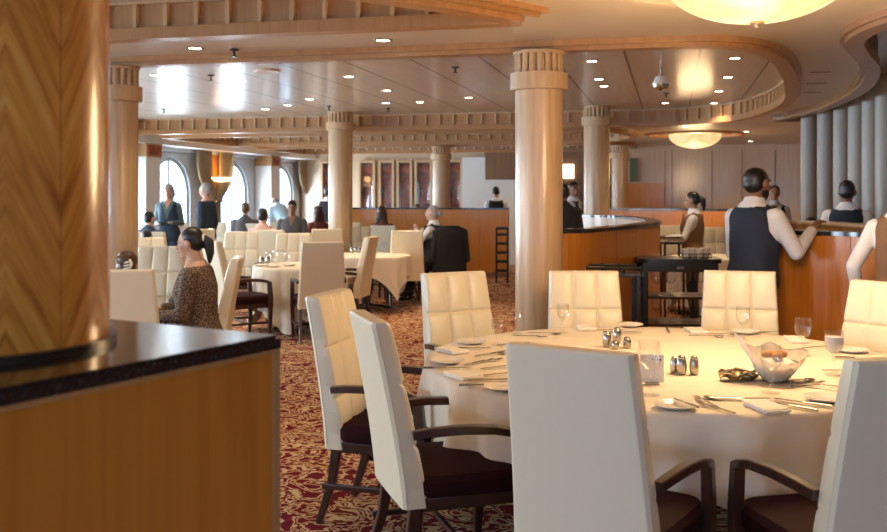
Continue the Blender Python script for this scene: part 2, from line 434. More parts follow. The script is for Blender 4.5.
# window wall (left): arched openings
WV = [v for v in (-1.9, .75, 3.4, 6.05, 8.7, 11.2, 13.8, 16.45, 19.1, 21.75)]
def arch(vc, r, zs, z0, n=20):
    return [(vc-r, z0)]+[(vc-r*cos(pi*k/n), zs+r*sin(pi*k/n)) for k in range(n+1)]+[(vc+r, z0)]
bm = B()
holes = [arch(v, .74, 1.56, .55) for v in WV]
tmp = B(); fillpoly(tmp, [(V0, 0), (V1, 0), (V1, 2.9), (V0, 2.9)], holes, 0)
for f in tmp.faces: pass
vm = {}
for side, uu in ((0, UL), (1, UL-.22)):
    for v in tmp.verts: vm[(side, v.index)] = None
tmp.verts.index_update()
for side, uu in ((0, UL), (1, UL-.22)):
    for v in tmp.verts: vm[(side, v.index)] = bm.verts.new((uu, v.co.x, v.co.y))
    for f in tmp.faces:
        try: bm.faces.new([vm[(side, v.index)] for v in f.verts])
        except ValueError: pass
for e in tmp.edges:
    if len(e.link_faces) == 1:
        a, b = e.verts; bm.faces.new((vm[(0, a.index)], vm[(0, b.index)], vm[(1, b.index)], vm[(1, a.index)]))
tmp.free(); struct('wall_left', bm, 'grey')
for i, v in enumerate(WV):
    bm = B(); r = .74
    def archbar(rr, w, uoff):
        pts = [(UL-.11, v-rr, .55)]+[(UL-.11, v-rr*cos(pi*k/20), 1.56+rr*sin(pi*k/20)) for k in range(21)]+[(UL-.11, v+rr, .55)]
        P = [Vector(p) for p in pts]; R = []
        for k, p in enumerate(P):
            d = (P[min(k+1, len(P)-1)]-P[max(k-1, 0)]).normalized(); n_ = Vector((0, d.z, -d.y))
            R.append([bm.verts.new(p+n_*a+Vector((b, 0, 0))) for a, b in ((-w/2, -.04), (w/2, -.04), (w/2, .06), (-w/2, .06))])
        for p, q in zip(R, R[1:]):
            for k in range(4): bm.faces.new((p[k], p[(k+1) % 4], q[(k+1) % 4], q[k]))
    archbar(.70, .08, 0)
    box(bm, UL-.15, UL-.06, v-.03, v+.03, .55, 2.27); box(bm, UL-.15, UL-.06, v-.7, v+.7, .55, .63)
    if False: pass
    o = struct('window_%d' % (i+1), bm, 'mullion')
    bm = B(); tb = B(); fillpoly(tb, arch(v, .70, 1.56, .56), [], 0)
    ids = {q: bm.verts.new((UL-.12, q.co.x, q.co.y)) for q in tb.verts}
    for f in tb.faces: bm.faces.new([ids[q] for q in f.verts])
    tb.free()
    obj('window_pane', bm, 'pane', parent=o)
bm = B(); box(bm, UL, UL+.45, V0, V1, 2.47, 2.64); tn[0] += 1; struct('trim_%d' % tn[0], bm, 'white')
bm = B(); box(bm, UL, UL+.10, V0, V1, 2.40, 2.47); tn[0] += 1; struct('trim_%d' % tn[0], bm, 'grey')
# other walls
bm = B(); box(bm, UL-.2, UR, V1, V1+.15, 0, 2.9); struct('wall_back', bm, 'pale')
bm = B(); box(bm, UR, UR+.15, V0, V1, 0, 2.9); struct('wall_right', bm, 'orange')
bm = B()                            # rear wall with three wide openings of daylight
for a, b in ((UL, -8.6), (-4.2, -3.8), (.6, 1.0), (5.6, UR)): box(bm, a, b, V0-.15, V0, 0, 2.9)
box(bm, UL, UR, V0-.15, V0, 0, .75); box(bm, UL, UR, V0-.15, V0, 2.35, 2.9)
struct('wall_front', bm, 'orange')

# curtains, pilasters and sconce panels on the window wall
def curtain(v, side, label, w=.62):
    bm = B(); n = 40; R = []
    prof = [(2.46, 1.0, 0), (2.2, 1.0, 0), (1.9, .9, .02), (1.7, .66, .05), (1.56, .40, .09), (1.48, .30, .1)]
    prof2 = [(1.40, .22, .1), (1.1, .24, .08), (.6, .27, .07), (.05, .3, .07)]
    for z, ws, sh in prof+prof2:
        ring = []
        for k in range(n+1):
            t = k/n; y = v+side*(w*(1-ws)*.9+ (t-.5)*w*ws - 0)*1.0
            ring.append(bm.verts.new((UL+.16+.045*sin(t*pi*13)+sh*.3, y, z)))
        R.append(ring)
    for p, q in zip(R, R[1:]):
        for k in range(n): bm.faces.new((p[k], p[k+1], q[k+1], q[k]))
    bmesh.ops.solidify(bm, geom=bm.faces[:], thickness=.012)
    o = obj('curtain', bm, 'curtain', smooth=True); tag(o, label, 'curtain', 'gold curtains tied back along the window wall')
    bm = B(); box(bm, UL+.10, UL+.27, v+side*w*.72-.10, v+side*w*.72+.10, 1.42, 1.47, .01); obj('tieback', bm, 'tan', parent=o)
    return o
for v, s, l in ((17.45, 1, 'gold gathered curtain hanging right of the arched window behind the standing woman'),
                (18.42, -1, 'gold curtain gathered left of the second arched window, by the lit wall sconce'),
                (22.75, 1, 'pale gold curtain hanging in the far corner beside the third arched window'),
                (12.45, -1, 'gold curtain by the window hidden behind the left column')):
    if v != 12.45: curtain(v, s, l)
def sconce(v, label, g='wall sconces on lit panels between the windows'):
    t = thing('wall_sconce', label, 'wall lamp', (UL+.05, v, 0), 0, g)
    bm = B(); box(bm, -.05, .05, -.24, .24, .9, 2.40, .01); obj('back_panel', bm, 'orange', parent=t)
    bm = B(); lathe(bm, [(.0, -.10), (.12, -.085), (.22, -.04), (.27, 0), (.26, .005), (.2, -.03), (.1, -.07), (0, -.08)], 28, (.24, 0, 1.93)); obj('lamp_bowl', bm, 'sconce', parent=t, smooth=True)
    bm = B(); tube(bm, [(.05, 0, 1.72), (.16, 0, 1.70), (.24, 0, 1.78), (.24, 0, 1.84)], .014); cyl(bm, (.05, 0, 1.68), .05, .08, 12); obj('bracket', bm, 'brass', parent=t, smooth='auto')
    l = bpy.data.lights.new('sconce_glow', 'POINT'); l.energy = 2.5; l.color = (1, .55, .2); l.shadow_soft_size = .1
    lo = bpy.data.objects.new('sconce_glow', l); COL.objects.link(lo); lo.location = (.24, 0, 2.05); lo.parent = t
sconce(17.93, 'lit glass wall sconce on an orange panel between the first two arched windows')
for v, l in ((20.42, 'white square pilaster between the second and third arched windows'), (15.1, 'white square pilaster left of the arched window, beside the left column')):
    t = thing('pilaster', l, 'pillar', (UL+.21, v, 0), 0, 'white pilasters of the window wall')
    bm = B(); box(bm, -.2, .2, -.24, .24, 0, 2.24, .01); obj('shaft', bm, 'white', parent=t)
    bm = B(); box(bm, -.2, .22, -.26, .26, 2.24, 2.47)
    obj('capital', bm, 'tan', parent=t)
    bm = B()
    for k in (-1, 0, 1): box(bm, .22, .235, k*.15-.055, k*.15+.055, 2.27, 2.44)
    obj('inlay', bm, 'picture', parent=t)

# ---------------------------------------------------------------- columns
def column(u, v, r, ztop, label, near=False):
    t = thing('column', label, 'column', (u, v, 0), 0, None if near else 'round wood columns of the dining room')
    bm = B(); cyl(bm, (0, 0, 0), r, ztop-.26, 64); obj('shaft', bm, 'column', parent=t, smooth='auto')
    bm = B(); lathe(bm, [(r, ztop-.27), (r+.035, ztop-.265), (r+.035, ztop-.15), (r+.0, ztop-.145), (r, ztop-.27)], 64); obj('collar', bm, 'column', parent=t, smooth='auto')
    bm = B(); cyl(bm, (0, 0, ztop-.2), r*.86, .2, 48)
    for k in range(18):
        a = 2*pi*k/18; cyl(bm, (cos(a)*r*.92, sin(a)*r*.92, ztop-.16), r*.12, .15, 12)
    cyl(bm, (0, 0, ztop-.02), r+.015, .02, 48)
    obj('capital', bm, 'column', parent=t, smooth='auto')
    bm = B(); cyl(bm, (0, 0, 0), r+.02, .10, 48); obj('base', bm, 'brown', parent=t, smooth='auto')
    return t
column(-.90, 6.6, .165, ZB, 'big round pale wood column in the middle, behind the front dining table')
column(-4.22, 6.62, .165, ZB, 'round wood column at the left, beyond the near chevron column')
column(-1.02, 13.45, .18, ZP, 'round wood column rising behind the curved partition, right of the big middle column')
column(-4.83, 13.5, .18, ZP, 'round wood column among the white chairs, left of the seated diners with the jacket')
column(-4.55, 18.75, .175, ZB, 'slim distant wood column in front of the red display cases')
column(-1.0, 19.1, .16, ZB, 'farthest wood column at the right end of the curved partition, by the wall panels')

# near plinth with the chevron column
CN = Vector(c2w(-.2997, 1.71)); D1 = Vector(c2w(-.508, -.862)); D2 = Vector(c2w(-.862, .508))
D1 = D1.normalized(); D2 = D2.normalized()
ZD = 1.30
def rectwall(bm, o, a, b, la, lb, z0, z1, ea=0, eb=0):
    P = [o+a*(-ea)+b*(-eb), o+a*(la)+b*(-eb), o+a*(la)+b*(lb), o+a*(-ea)+b*(lb)]
    vs = [bm.verts.new((p.x, p.y, z)) for z in (z0, z1) for p in P]
    for f in ((3, 2, 1, 0), (4, 5, 6, 7), (0, 1, 5, 4), (1, 2, 6, 5), (2, 3, 7, 6), (3, 0, 4, 7)): bm.faces.new([vs[i] for i in f])
t = thing('partition', 'near orange wood partition with a black stone top under the chevron column', 'partition', (CN.x, CN.y, 0))
Z2 = Vector((0, 0)); 
bm = B(); rectwall(bm, Z2, D1, D2, 1.45, .72, 0, ZD-.03, 0, 0); obj('panel', bm, 'orange', parent=t)
bm = B(); rectwall(bm, Z2, D1, D2, 1.45, .72, ZD-.032, ZD-.024, .004, .004)
for k in (0,): rectwall(bm, Z2, D1, D2, .012, .72, 0, ZD-.03, .004, .004)
obj('edge_strip', bm, 'tan', parent=t)
bm = B(); rectwall(bm, Z2, D1, D2, 1.47, .74, ZD-.024, ZD, .005, .005)
bmesh.ops.bevel(bm, geom=[e for e in bm.edges if all(v.co.z > ZD-.01 for v in e.verts)], offset=.006, segments=2, affect='EDGES')
obj('stone_top', bm, 'granite', parent=t)
cc = c2w(-.797, 1.59)
t = thing('column', 'large near column at the left edge, veneered in orange chevron grain', 'column', (cc[0], cc[1], ZD))
bm = B(); r = .225; n = 96; uvl = bm.loops.layers.uv.new('UVMap')
rings = [[bm.verts.new((r*cos(2*pi*k/n), r*sin(2*pi*k/n), z)) for k in range(n)] for z in (0, ZS-ZD)]
a0 = atan2(-cc[1], -cc[0])
for k in range(n):
    f = bm.faces.new((rings[0][k], rings[0][(k+1) % n], rings[1][(k+1) % n], rings[1][k]))
    us = [k, k+1, k+1, k]; zs = [0, 0, ZS-ZD, ZS-ZD]
    for lp, uu, zz in zip(f.loops, us, zs): lp[uvl].uv = ((uu/n*2*pi-a0-.62)/(2*pi)*16+32, zz*2.2)
bm.faces.new(rings[0][::-1]); bm.faces.new(rings[1])
obj('shaft', bm, 'chevron', parent=t, smooth='auto')
bm = B(); cyl(bm, (0, 0, 0), r+.012, .012, 64); obj('base', bm, 'black', parent=t, smooth='auto')

# ---------------------------------------------------------------- partitions
def partition(pts, label, th=.12, z=ZD, body='orange', group='orange wood partitions with dark tops', seam=.9, side=1, topm='granite'):
    t = thing('partition', label, 'partition', (pts[0][0], pts[0][1], 0), 0, group)
    P = [(p[0]-pts[0][0], p[1]-pts[0][1]) for p in pts]
    bm = B(); ribbon(bm, P, 0, side*th, .08, z-.03); obj('panel', bm, body, parent=t, smooth='auto')
    bm = B(); ribbon(bm, P, -.015*side, side*(th+.015), z-.03, z); obj('top', bm, topm, parent=t, smooth='auto')
    bm = B(); ribbon(bm, P, -.004*side, side*(th+.004), 0, .08)
    for p, d in resample(P, seam):
        mt = Matrix.Translation((p.x, p.y, 0)) @ Matrix.Rotation(atan2(d.y, d.x), 4, 'Z')
        y0, y1 = sorted((-.002*side, side*(th+.002))); box(bm, -.003, .003, y0, y1, .08, z-.03, 0, mt)
    obj('joint_strip', bm, 'brown', parent=t)
    return t
pth = [px(558, 7.15), px(572, 7.18), px(590, 7.3), px(612, 7.7), px(635, 8.3), px(650, 8.8), px(660, 9.35)]
pc = catmull(pth, 6)
partition(pc, 'curved orange wood partition starting behind the big middle column', .12)
bk = catmull([px(660, 9.35), px(656, 10.2), px(640, 11.4), px(615, 12.3), px(575, 12.8)], 5)
partition(bk, 'rear arc of the curved partition, its cream inner face showing over the front arc', .12, body='pale')
VB = 17.9
partition([(-7.2+.9, VB), px(508, 18.2)], 'long straight orange partition behind the seated diners with the jacket', .14, 1.32)
partition([px(606, 17.8), px(775, 16.4)], 'straight orange partition at the back, behind the waitress', .14, 1.32)
# right enclosure
fr = catmull([px(766, 8.2), px(768, 7.4), px(778, 7.0), px(800, 6.85), px(830, 6.7), px(865, 6.5), px(905, 6.2), px(960, 5.7)], 5)
partition(fr, 'curved orange partition at the right, under the hand of the dark-vested waiter', .12)
rr = catmull([px(766, 8.2), px(778, 8.9), px(800, 9.1), px(830, 8.7), px(860, 8.0), px(905, 7.2)], 6)
partition(rr, 'inner tan counter arc behind the right partition', .16, 1.31, body='tan', group=None, topm='column')

# right recess: curved dark wall with round pilasters
sc = catmull([(1.74, 13.15), (1.88, 12.6), (2.02, 11.9), (2.12, 11.0), (2.16, 10.0), (2.12, 9.0), (2.0, 8.0)], 8)
bm = B(); ribbon(bm, offset(sc, .10), 0, .08, 0, ZP); struct('wall_curved', bm, 'brown', smooth='auto')
k = 0
words_ = ['first', 'second', 'third', 'fourth', 'fifth', 'sixth', 'seventh', 'eighth', 'ninth', 'tenth', 'eleventh', 'twelfth', 'thirteenth', 'fourteenth']
for p, d in resample(sc, .52):
    bm = B(); cyl(bm, (0, 0, 0), .10, ZP-.0, 32)
    o = obj('pilaster', bm, 'tube', smooth='auto', loc=(p.x, p.y, 0))
    tag(o, 'silver grey round pilaster, %s from the left along the curved wall' % words_[min(k, 13)], 'pillar', 'round silver pilasters of the curved right wall'); k += 1

# back wall features
def bx_at(x, v):                     # u of sight column x on plane v
    t_ = (x-CX)/FOC; Y = v/(t_*sin(TH)+cos(TH)); return px(x, Y)[0]
bm = B(); box(bm, -9.25, bx_at(486, 23), 22.9, 23.3, 0, 2.62)
struct('wall_cabinetry', bm, 'pale')
for i, (xa, xb, lab) in enumerate(((324, 333, 'leftmost red display case, beside the far corner curtain'), (362, 374, 'red display case just right of the column among the chairs'), (382, 393, 'second red display case right of the column among the chairs'),
                   (400, 411, 'red display case left of the slim distant column, pale oval glare beside it'), (418, 431, 'red display case touching the left side of the slim distant column'), (450, 461, 'single red display case right of the slim distant column'))):
    ua, ub = bx_at(xa, 22.88), bx_at(xb, 22.88); w = (ub-ua)/2
    t = thing('display_case', lab, 'display case', ((ua+ub)/2, 22.88, 0), 0, 'red display cases on the back wall')
    bm = B(); box(bm, -w, w, 0, .02, 1.0, 2.38); obj('back_panel', bm, 'picture', parent=t)
    bm = B()
    box(bm, -w-.06, -w, -.12, .02, .95, 2.44); box(bm, w, w+.06, -.12, .02, .95, 2.44); box(bm, -w, w, -.12, .02, 2.38, 2.44); box(bm, -w, w, -.12, .02, .95, 1.0)
    obj('frame', bm, 'column', parent=t)
    bm = B(); box(bm, -w, w, -.1, 0, 1.68, 1.70); box(bm, -w, w, -.1, 0, 2.03, 2.05); obj('shelf', bm, 'brown', parent=t)
    bm = B(); box(bm, -w, w, -.115, -.110, 1.0, 2.38); obj('glass_pane', bm, 'pane', parent=t)
ua, ub = bx_at(463, 22.8), bx_at(486, 22.8)
bm = B(); box(bm, ua, ub, 22.7, 22.9, 0, 2.5); struct('wall_panel', bm, 'white')
ua, ub = bx_at(486, 21.9), bx_at(545, 21.9)
bm = B(); box(bm, ua, ub, 21.9, 22.3, 1.92, 2.62); struct('wall_bulkhead', bm, 'brown')
bm = B(); box(bm, ua-.25, ub, 21.2, 21.3, 0, 1.92); struct('wall_screen', bm, 'white')
ua, ub = bx_at(556, 21.9), bx_at(628, 21.9)
bm = B(); box(bm, ua, ub, 21.9, 22.3, 0, 2.62); struct('wall_alcove', bm, 'brown')
ua, ub = bx_at(563, 21.85), bx_at(574, 21.85)
bm = B(); box(bm, ua, ub, 21.82, 21.88, 1.95, 2.28, .01); tag(obj('lit_panel', bm, 'litwindow'), 'small glowing square light box on the dark wall right of the big column', 'light box')
# right back wall
ua, ub = bx_at(628, 20.6), bx_at(800, 20.6)
bm = B(); box(bm, ua, ub+2.5, 20.6, 20.75, 0, 2.62); struct('wall_panelled', bm, 'pale')
bm = B()
for x in (665, 672, 712, 742, 775): u_ = bx_at(x, 20.58); box(bm, u_-.008, u_+.008, 20.585, 20.6, 0, 2.5)
tn[0] += 1; struct('trim_%d' % tn[0], bm, 'brown')
ua, ub = bx_at(627, 20.4), bx_at(664, 20.4)
bm = B(); box(bm, ua, ub, 20.4, 20.6, 0, 1.82); struct('wall_wainscot', bm, 'orange')
ua, ub = bx_at(630, 20.5), bx_at(638, 20.5)
bm = B(); box(bm, ua, ub, 20.5, 20.58, 1.85, 2.35); struct('window_11', bm, mat('green_glass', (.10, .13, .06), .2))

# ================================================================ CEILING FITTINGS
def up(name, o): return o
def bowl(u, v, label, ring):
    t = thing('bowl_lamp', label, 'ceiling lamp', (u, v, ZS), 0, 'alabaster bowl lamps')
    bm = B(); R = .44
    prof = [(R*sin(a), -.02-.235*cos(a)**1.0) for a in [i*pi/2/14 for i in range(15)]]
    prof = prof+[(R-.012, -.02)]+[((R-.02)*sin(a), -.02-.215*cos(a)) for a in [i*pi/2/10 for i in range(9, -1, -1)]]
    lathe(bm, prof, 56); obj('glass_bowl', bm, 'alabaster', parent=t, smooth=True)
    bm = B(); lathe(bm, [(0, -.285), (.012, -.28), (.012, -.268), (.035, -.262), (.03, -.25), (0, -.248)], 20); obj('finial', bm, 'brass', parent=t, smooth='auto')
    bm = B(); cyl(bm, (0, 0, -.24), .012, .24, 10); obj('rod', bm, 'brass', parent=t)
    bm = B(); lathe(bm, [(R+.32, 0), (R+.32, -.03), (R+.38, -.03), (R+.42, 0)], 64); lathe(bm, [(R+.12, 0), (R+.12, -.02), (R+.16, -.02), (R+.18, 0)], 64)
    obj('ceiling_ring', bm, ring, parent=t, smooth='auto')
    l = bpy.data.lights.new('bowl_glow', 'POINT'); l.specular_factor = .15; l.energy = 54 if v < 8 else 22; l.color = (1, .66, .34); l.shadow_soft_size = .3
    lo = bpy.data.objects.new('bowl_glow', l); COL.objects.link(lo); lo.location = (0, 0, -.80 if v < 8 else -.6); lo.parent = t
    l = bpy.data.lights.new('bowl_uplight', 'POINT'); l.specular_factor = .15; l.energy = 9; l.color = (1, .66, .34); l.shadow_soft_size = .06
    lo = bpy.data.objects.new('bowl_uplight', l); COL.objects.link(lo); lo.location = (0, 0, -.09); lo.parent = t
b1 = px(757, 4.45); b2 = px(695, 16.3)
bowl(b1[0], b1[1], 'large glowing alabaster bowl lamp overhead, cut by the top edge', 'soffit')
bowl(b2[0], b2[1], 'small distant glowing bowl lamp under a round ceiling ring', 'strip')

def downlight(x, y, z, proto=[None], n=[0]):
    u, v, _ = onz(x, y, z)
    if proto[0] is None:
        t = thing('downlight', '', 'downlight', (u, v, z), 0, 'small round ceiling downlights')
        bm = B(); lathe(bm, [(.045, 0), (.045, -.004), (.062, -.006), (.066, 0)], 24); obj('rim', bm, 'steel', parent=t, smooth='auto')
        bm = B(); cyl(bm, (0, 0, -.003), .045, .002, 20); obj('lens', bm, 'lampwhite', parent=t)
        proto[0] = t
    else: t = dup(proto[0], (u, v, z), 0)
    t['label'] = 'small round lit downlight set in the ceiling'; n[0] += 1
    return u, v
def spot(u, v, z, e=DOWN_W, ang=115):
    l = bpy.data.lights.new('downlight_beam', 'SPOT'); l.energy = e; l.color = DOWN_C; l.spot_size = radians(ang); l.spot_blend = .8; l.shadow_soft_size = .05
    o = bpy.data.objects.new('downlight_beam', l); COL.objects.link(o); o.location = (u, v, z-.02)
for x, y, z in ((195, 48, ZS), (383, 40, ZS), (156, 75, ZP), (241, 80.5, ZP), (349, 76.5, ZP), (387, 90.5, ZP), (310, 99, ZP), (170, 90, ZP),
                (592, 61, ZP), (599, 79, ZP), (604, 86, ZP), (420, 102, ZP), (386, 103, ZP), (266, 109, ZP), (288, 105, ZP), (735, 58, ZP), (728, 77, ZP), (719, 91, ZP), (714, 103, ZP), (665, 103, ZP)):
    u, v = downlight(x, y, z); spot(u, v, z)
for i, p in enumerate(((-6, 4.3), (-3.4, 4.2), (.8, 5.4), (2.3, 5.0), (-2.5, 11.8), (-6.5, 16.4), (-3, 16.4), (2.5, 16), (3.2, 19.4), (1.5, 19.4), (-6.3, 20), (-3, 20), (3.9, 8.5), (3.6, 12), (-1.8, 22), (-7, 12.5), (1.2, 16.5), (3.7, 4.2), (0.2, 15))):
    inr = (p[0] < -1 and (2.9 < p[1] < 5.4 or 15.1 < p[1] < 17.7 or 19 < p[1] < 21.3)) or (p[0] < .8 and 6.4 < p[1] < 13.9) or (p[0] > 2 and 5.2 < p[1] < 13.8)
    z = ZP if inr else ZS
    d = dup([o for o in COL.objects if o.name == 'downlight'][0], (p[0], p[1], z), 0); spot(p[0], p[1], z)
for x, y, z, l in ((234, 49, ZS, 'small black ceiling sprinkler nearest the left, between the two recesses'), (211, 75, ZP, 'black ceiling sprinkler in the recess, left of the round speaker grille'),
                   (164, 109, ZP, 'black ceiling sprinkler farthest left in the recess'), (329, 106, ZP, 'black ceiling sprinkler just left of the column among the chairs'), (455, 67, ZP, 'black ceiling sprinkler left of the big middle column'),
                   (666, 93, ZP, 'black ceiling sprinkler below the dome camera'), (388, 108, ZP, 'tiny black ceiling sprinkler near the far edge of the recess')):
    u, v, _ = onz(x, y, z)
    t = thing('sprinkler', l, 'sprinkler', (u, v, z), 0, 'ceiling sprinklers')
    bm = B(); cyl(bm, (0, 0, -.012), .035, .012, 16); obj('plate', bm, 'black', parent=t)
    bm = B(); cyl(bm, (0, 0, -.05), .01, .04, 10); cyl(bm, (0, 0, -.058), .022, .006, 14); obj('nozzle', bm, 'black', parent=t)
u, v, _ = onz(267, 70.5, ZP); bm = B(); lathe(bm, [(0, -.012), (.10, -.012), (.12, -.018), (.13, -.01), (.13, 0)], 32)
tag(obj('ceiling_speaker', bm, 'white', loc=(u, v, ZP), smooth='auto'), 'round white speaker grille in the recessed ceiling', 'speaker')
u, v, _ = onz(661, 66, ZP)
t = thing('dome_camera', 'white hanging dome security camera in the recessed ceiling', 'camera', (u, v, ZP))
bm = B(); cyl(bm, (0, 0, -.10), .012, .10, 10); obj('stem', bm, 'steel', parent=t)
bm = B(); lathe(bm, [(0, -.09), (.05, -.10), (.075, -.16), (.085, -.165), (.085, -.175)], 24); lathe(bm, [(0, -.09), (.01, -.088)], 8); obj('housing', bm, 'white', parent=t, smooth='auto')
bm = B(); lathe(bm, [(.078, -.172), (.07, -.205), (.04, -.23), (0, -.24)], 24); obj('dome', bm, 'steel', parent=t, smooth='auto')
u, v, _ = onz(410, 49.2, ZS-.02); bm = B(); box(bm, -.13, .13, -.03, .03, -.03, 0, .004)
tag(obj('emergency_light', bm, 'white', loc=(u, v, ZS)), 'thin white rectangular fitting on the ceiling near the moulding', 'emergency light')
for i, (x, y) in enumerate(((820, 72), (817, 83), (812, 92))):
    u, v, _ = onz(x, y, ZS); bm = B(); box(bm, -.09, .09, -.012, .012, -.006, 0)
    tag(obj('ceiling_vent', bm, 'brown', loc=(u, v, ZS)), ('nearest', 'middle', 'farthest')[i]+' thin slot vent in the ceiling left of the silver pilasters', 'vent', 'slot vents in the ceiling')

# ================================================================ CHAIR
CH = 1.07
def back_pt(x, z):        # centre line of the backrest: lean and width at height z
    s = (z-.36)/(CH-.36)
    return -.215-.13*s**1.25, (.250-.032*s)
def make_chair():
    t = thing('dining_chair', '', 'chair', (0, 0, 0))
    bm = B(); nx, nz = 48, 72; F = {}; K = {}
    for j in range(nz+1):
        z = .36+(CH-.36)*j/nz; s = j/nz
        y0, hw = back_pt(0, z); th = .098-.022*s
        for i in range(nx+1):
            x = -1+2*i/nx
            edge = min(1, (1-abs(x))*hw/.016); edz = min(1, (CH-z)/.016); rnd = .014*(1-sqrt(max(0, 1-(1-edge)**2)))+.010*(1-sqrt(max(0, 1-(1-edz)**2)))
            d = 0
            for sx in (-1/3, 1/3): d = max(d, math.exp(-((x-sx)*hw/.008)**2))
            for sz in (.36+.2367, .36+.4733): d = max(d, math.exp(-((z-sz)/.009)**2))
            px_ = ((x+1)*1.5) % 1; pz_ = ((z-.36)/.2367) % 1
            puff = .010*sin(pi*px_)*sin(pi*min(pz_, 1))
            F[i, j] = bm.verts.new((x*hw, y0+th/2+puff-.010*d-rnd, z-(0)))
            K[i, j] = bm.verts.new((x*hw, y0-th/2+rnd-.006*(1-x*x), z))
    for j in range(nz):
        for i in range(nx):
            bm.faces.new((F[i, j], F[i+1, j], F[i+1, j+1], F[i, j+1])); bm.faces.new((K[i, j], K[i, j+1], K[i+1, j+1], K[i+1, j]))
    for j in range(nz):
        bm.faces.new((F[0, j], F[0, j+1], K[0, j+1], K[0, j])); bm.faces.new((F[nx, j], K[nx, j], K[nx, j+1], F[nx, j+1]))
    for i in range(nx):
        bm.faces.new((F[i, nz], F[i+1, nz], K[i+1, nz], K[i, nz])); bm.faces.new((F[i, 0], K[i, 0], K[i+1, 0], F[i+1, 0]))
    b = obj('backrest', bm, 'leather', parent=t, smooth='auto')
    for s_ in (-1, 1):
        pts = []; bm = B()
        for j in range(0, 13):
            z = .38+(CH-.385)*j/12; y0, hw = back_pt(0, z); pts.append((s_*(hw-.002), y0-(.098-.022*j/12)/2+.016, z))
        tube(bm, pts, .004, 6)
        obj('piping', bm, 'leather', parent=b, smooth=True)
    bm = B(); loft(bm, [((0, .03, .395), .252, .245, None), ((0, .03, .41), .262, .255, None), ((0, .03, .455), .262, .255, None), ((0, .03, .478), .245, .238, None), ((0, .03, .486), .17, .17, None)], 40, 6)
    obj('seat', bm, 'maroon', parent=t, smooth='auto')
    bm = B(); box(bm, -.245, .245, -.2, .265, .345, .397, .006); obj('seat_frame', bm, 'dark', parent=t)
    for s_ in (-1, 1):
        bm = B(); bar(bm, [(s_*.262, .205, 0), (s_*.266, .215, .25), (s_*.268, .218, .45), (s_*.267, .205, .62)], [.030, .040, .044, .040], [.030, .044, .052, .044]); obj('front_leg', bm, 'dark', parent=t, smooth='auto')
        bm = B(); bar(bm, [(s_*.225, -.30, 0), (s_*.222, -.235, .2), (s_*.220, -.205, .40)], [.030, .036, .038], [.030, .04, .05]); obj('rear_leg', bm, 'dark', parent=t, smooth='auto')
        bm = B(); bar(bm, [(s_*.245, -.225, .640), (s_*.258, -.15, .650), (s_*.268, -.03, .655), (s_*.273, .09, .648), (s_*.272, .17, .630), (s_*.268, .215, .612)], [.034, .038, .044, .046, .046, .040], [.034, .034, .034, .034, .032, .028]); obj('armrest', bm, 'dark', parent=t, smooth='auto')
    for x0, x1, y0, y1 in ((-.27, -.24, -.27, .24), (.24, .27, -.27, .24)):
        bm = B(); box(bm, x0+.004, x1-.004, y0, y1, .175, .20, .004); obj('stretcher', bm, 'dark', parent=t)
    bm = B(); box(bm, -.25, .25, -.02, .0, .178, .198, .004); obj('stretcher', bm, 'dark', parent=t)
    return t
chair0 = make_chair(); used = [False]
def chair(X, Y, a, label, group):
    u, v = c2w(X, Y)
    if not used[0]:
        used[0] = True; chair0.location = (u, v, 0); chair0.rotation_euler = (0, 0, yaw(a)); chair0['label'] = label; chair0['group'] = group; return chair0
    return dup(chair0, (u, v, 0), yaw(a), label, group)
def chair_top(X, Y, a, label, group):      # given where the middle of the top edge is
    A = radians(a); return chair(X+.37*sin(A), Y+.37*cos(A), a, label, group)
G = 'cream leather chairs around the front round table'
chair_top(.385, 2.98, 33, 'front cream chair seen from behind at the bottom centre, nearest the camera', G)
chair_top(1.405, 2.80, -12, 'cream chair at the bottom right corner, seen from behind, its arm raised over the tablecloth', G)
chair_top(-.325, 3.80, 73, 'cream chair turned sideways left of the front table, nearer of the two on the carpet', G)
chair_top(-.595, 4.74, 106, 'cream tufted chair left of the front table, farther of the two on the carpet', G)
chair_top(.05, 6.00, 152, 'cream tufted chair facing the camera at the back left of the front table', G)
chair_top(.90, 6.12, 180, 'cream tufted chair facing the camera just right of the big column', G)
chair_top(1.90, 6.10, 197, 'cream tufted chair facing the camera in front of the dark-vested waiter', G)
chair_top(2.50, 5.30, 236, 'cream tufted chair at the right edge, behind the front table', G)
G = 'cream chairs around the tables in the middle and back of the room'
def far(x, y, a, label, Y=None):
    Y = Y or min((EYE-CH)*FOC/(y-HOR), 17.3); chair_top((x-CX)/FOC*Y, Y, a, label, G)
far(119, 270, -8, 'cream chair back with a seated guest, just above the black stone top')
far(163, 247.5, 182, 'cream tufted chair facing the camera, behind the woman in leopard print', 9.1)
far(209, 241, 55, 'plain cream chair back right behind the head of the woman in leopard print')
far(241, 257, -97, 'narrow side-on cream chair in which the woman in leopard print sits')
far(323, 242, -14, 'large plain cream chair back left of the carpet, at the draped middle table')
far(242, 231.5, 180, 'cream tufted chair facing the camera across the middle table, left one of two')
far(294, 233, 178, 'cream tufted chair facing the camera across the middle table, right one of two')
far(269, 230, 15, 'white chair back between the two tufted chairs of the middle table')
far(327, 229, -10, 'white chair back just left of the column, above the large plain chair')
far(214, 221.5, 176, 'white tufted chair behind the hair knot of the woman in leopard print')
far(250, 223.5, 10, 'tan lit chair back behind the middle table, in front of the grey-haired guest')
far(148, 232, 5, 'tan lit chair back beside the left column, topped by a dark head')
far(146, 242, 170, 'cream chair low beside the left column, behind the tufted one', 11.0)
far(241, 216.5, 8, 'small white chair back in which the man in grey sits near the windows')
far(321, 221.5, 8, 'tan chair back far off, under the woman in the rust top')
far(356, 226.5, 165, 'cream tufted chair at the far table right of the column')
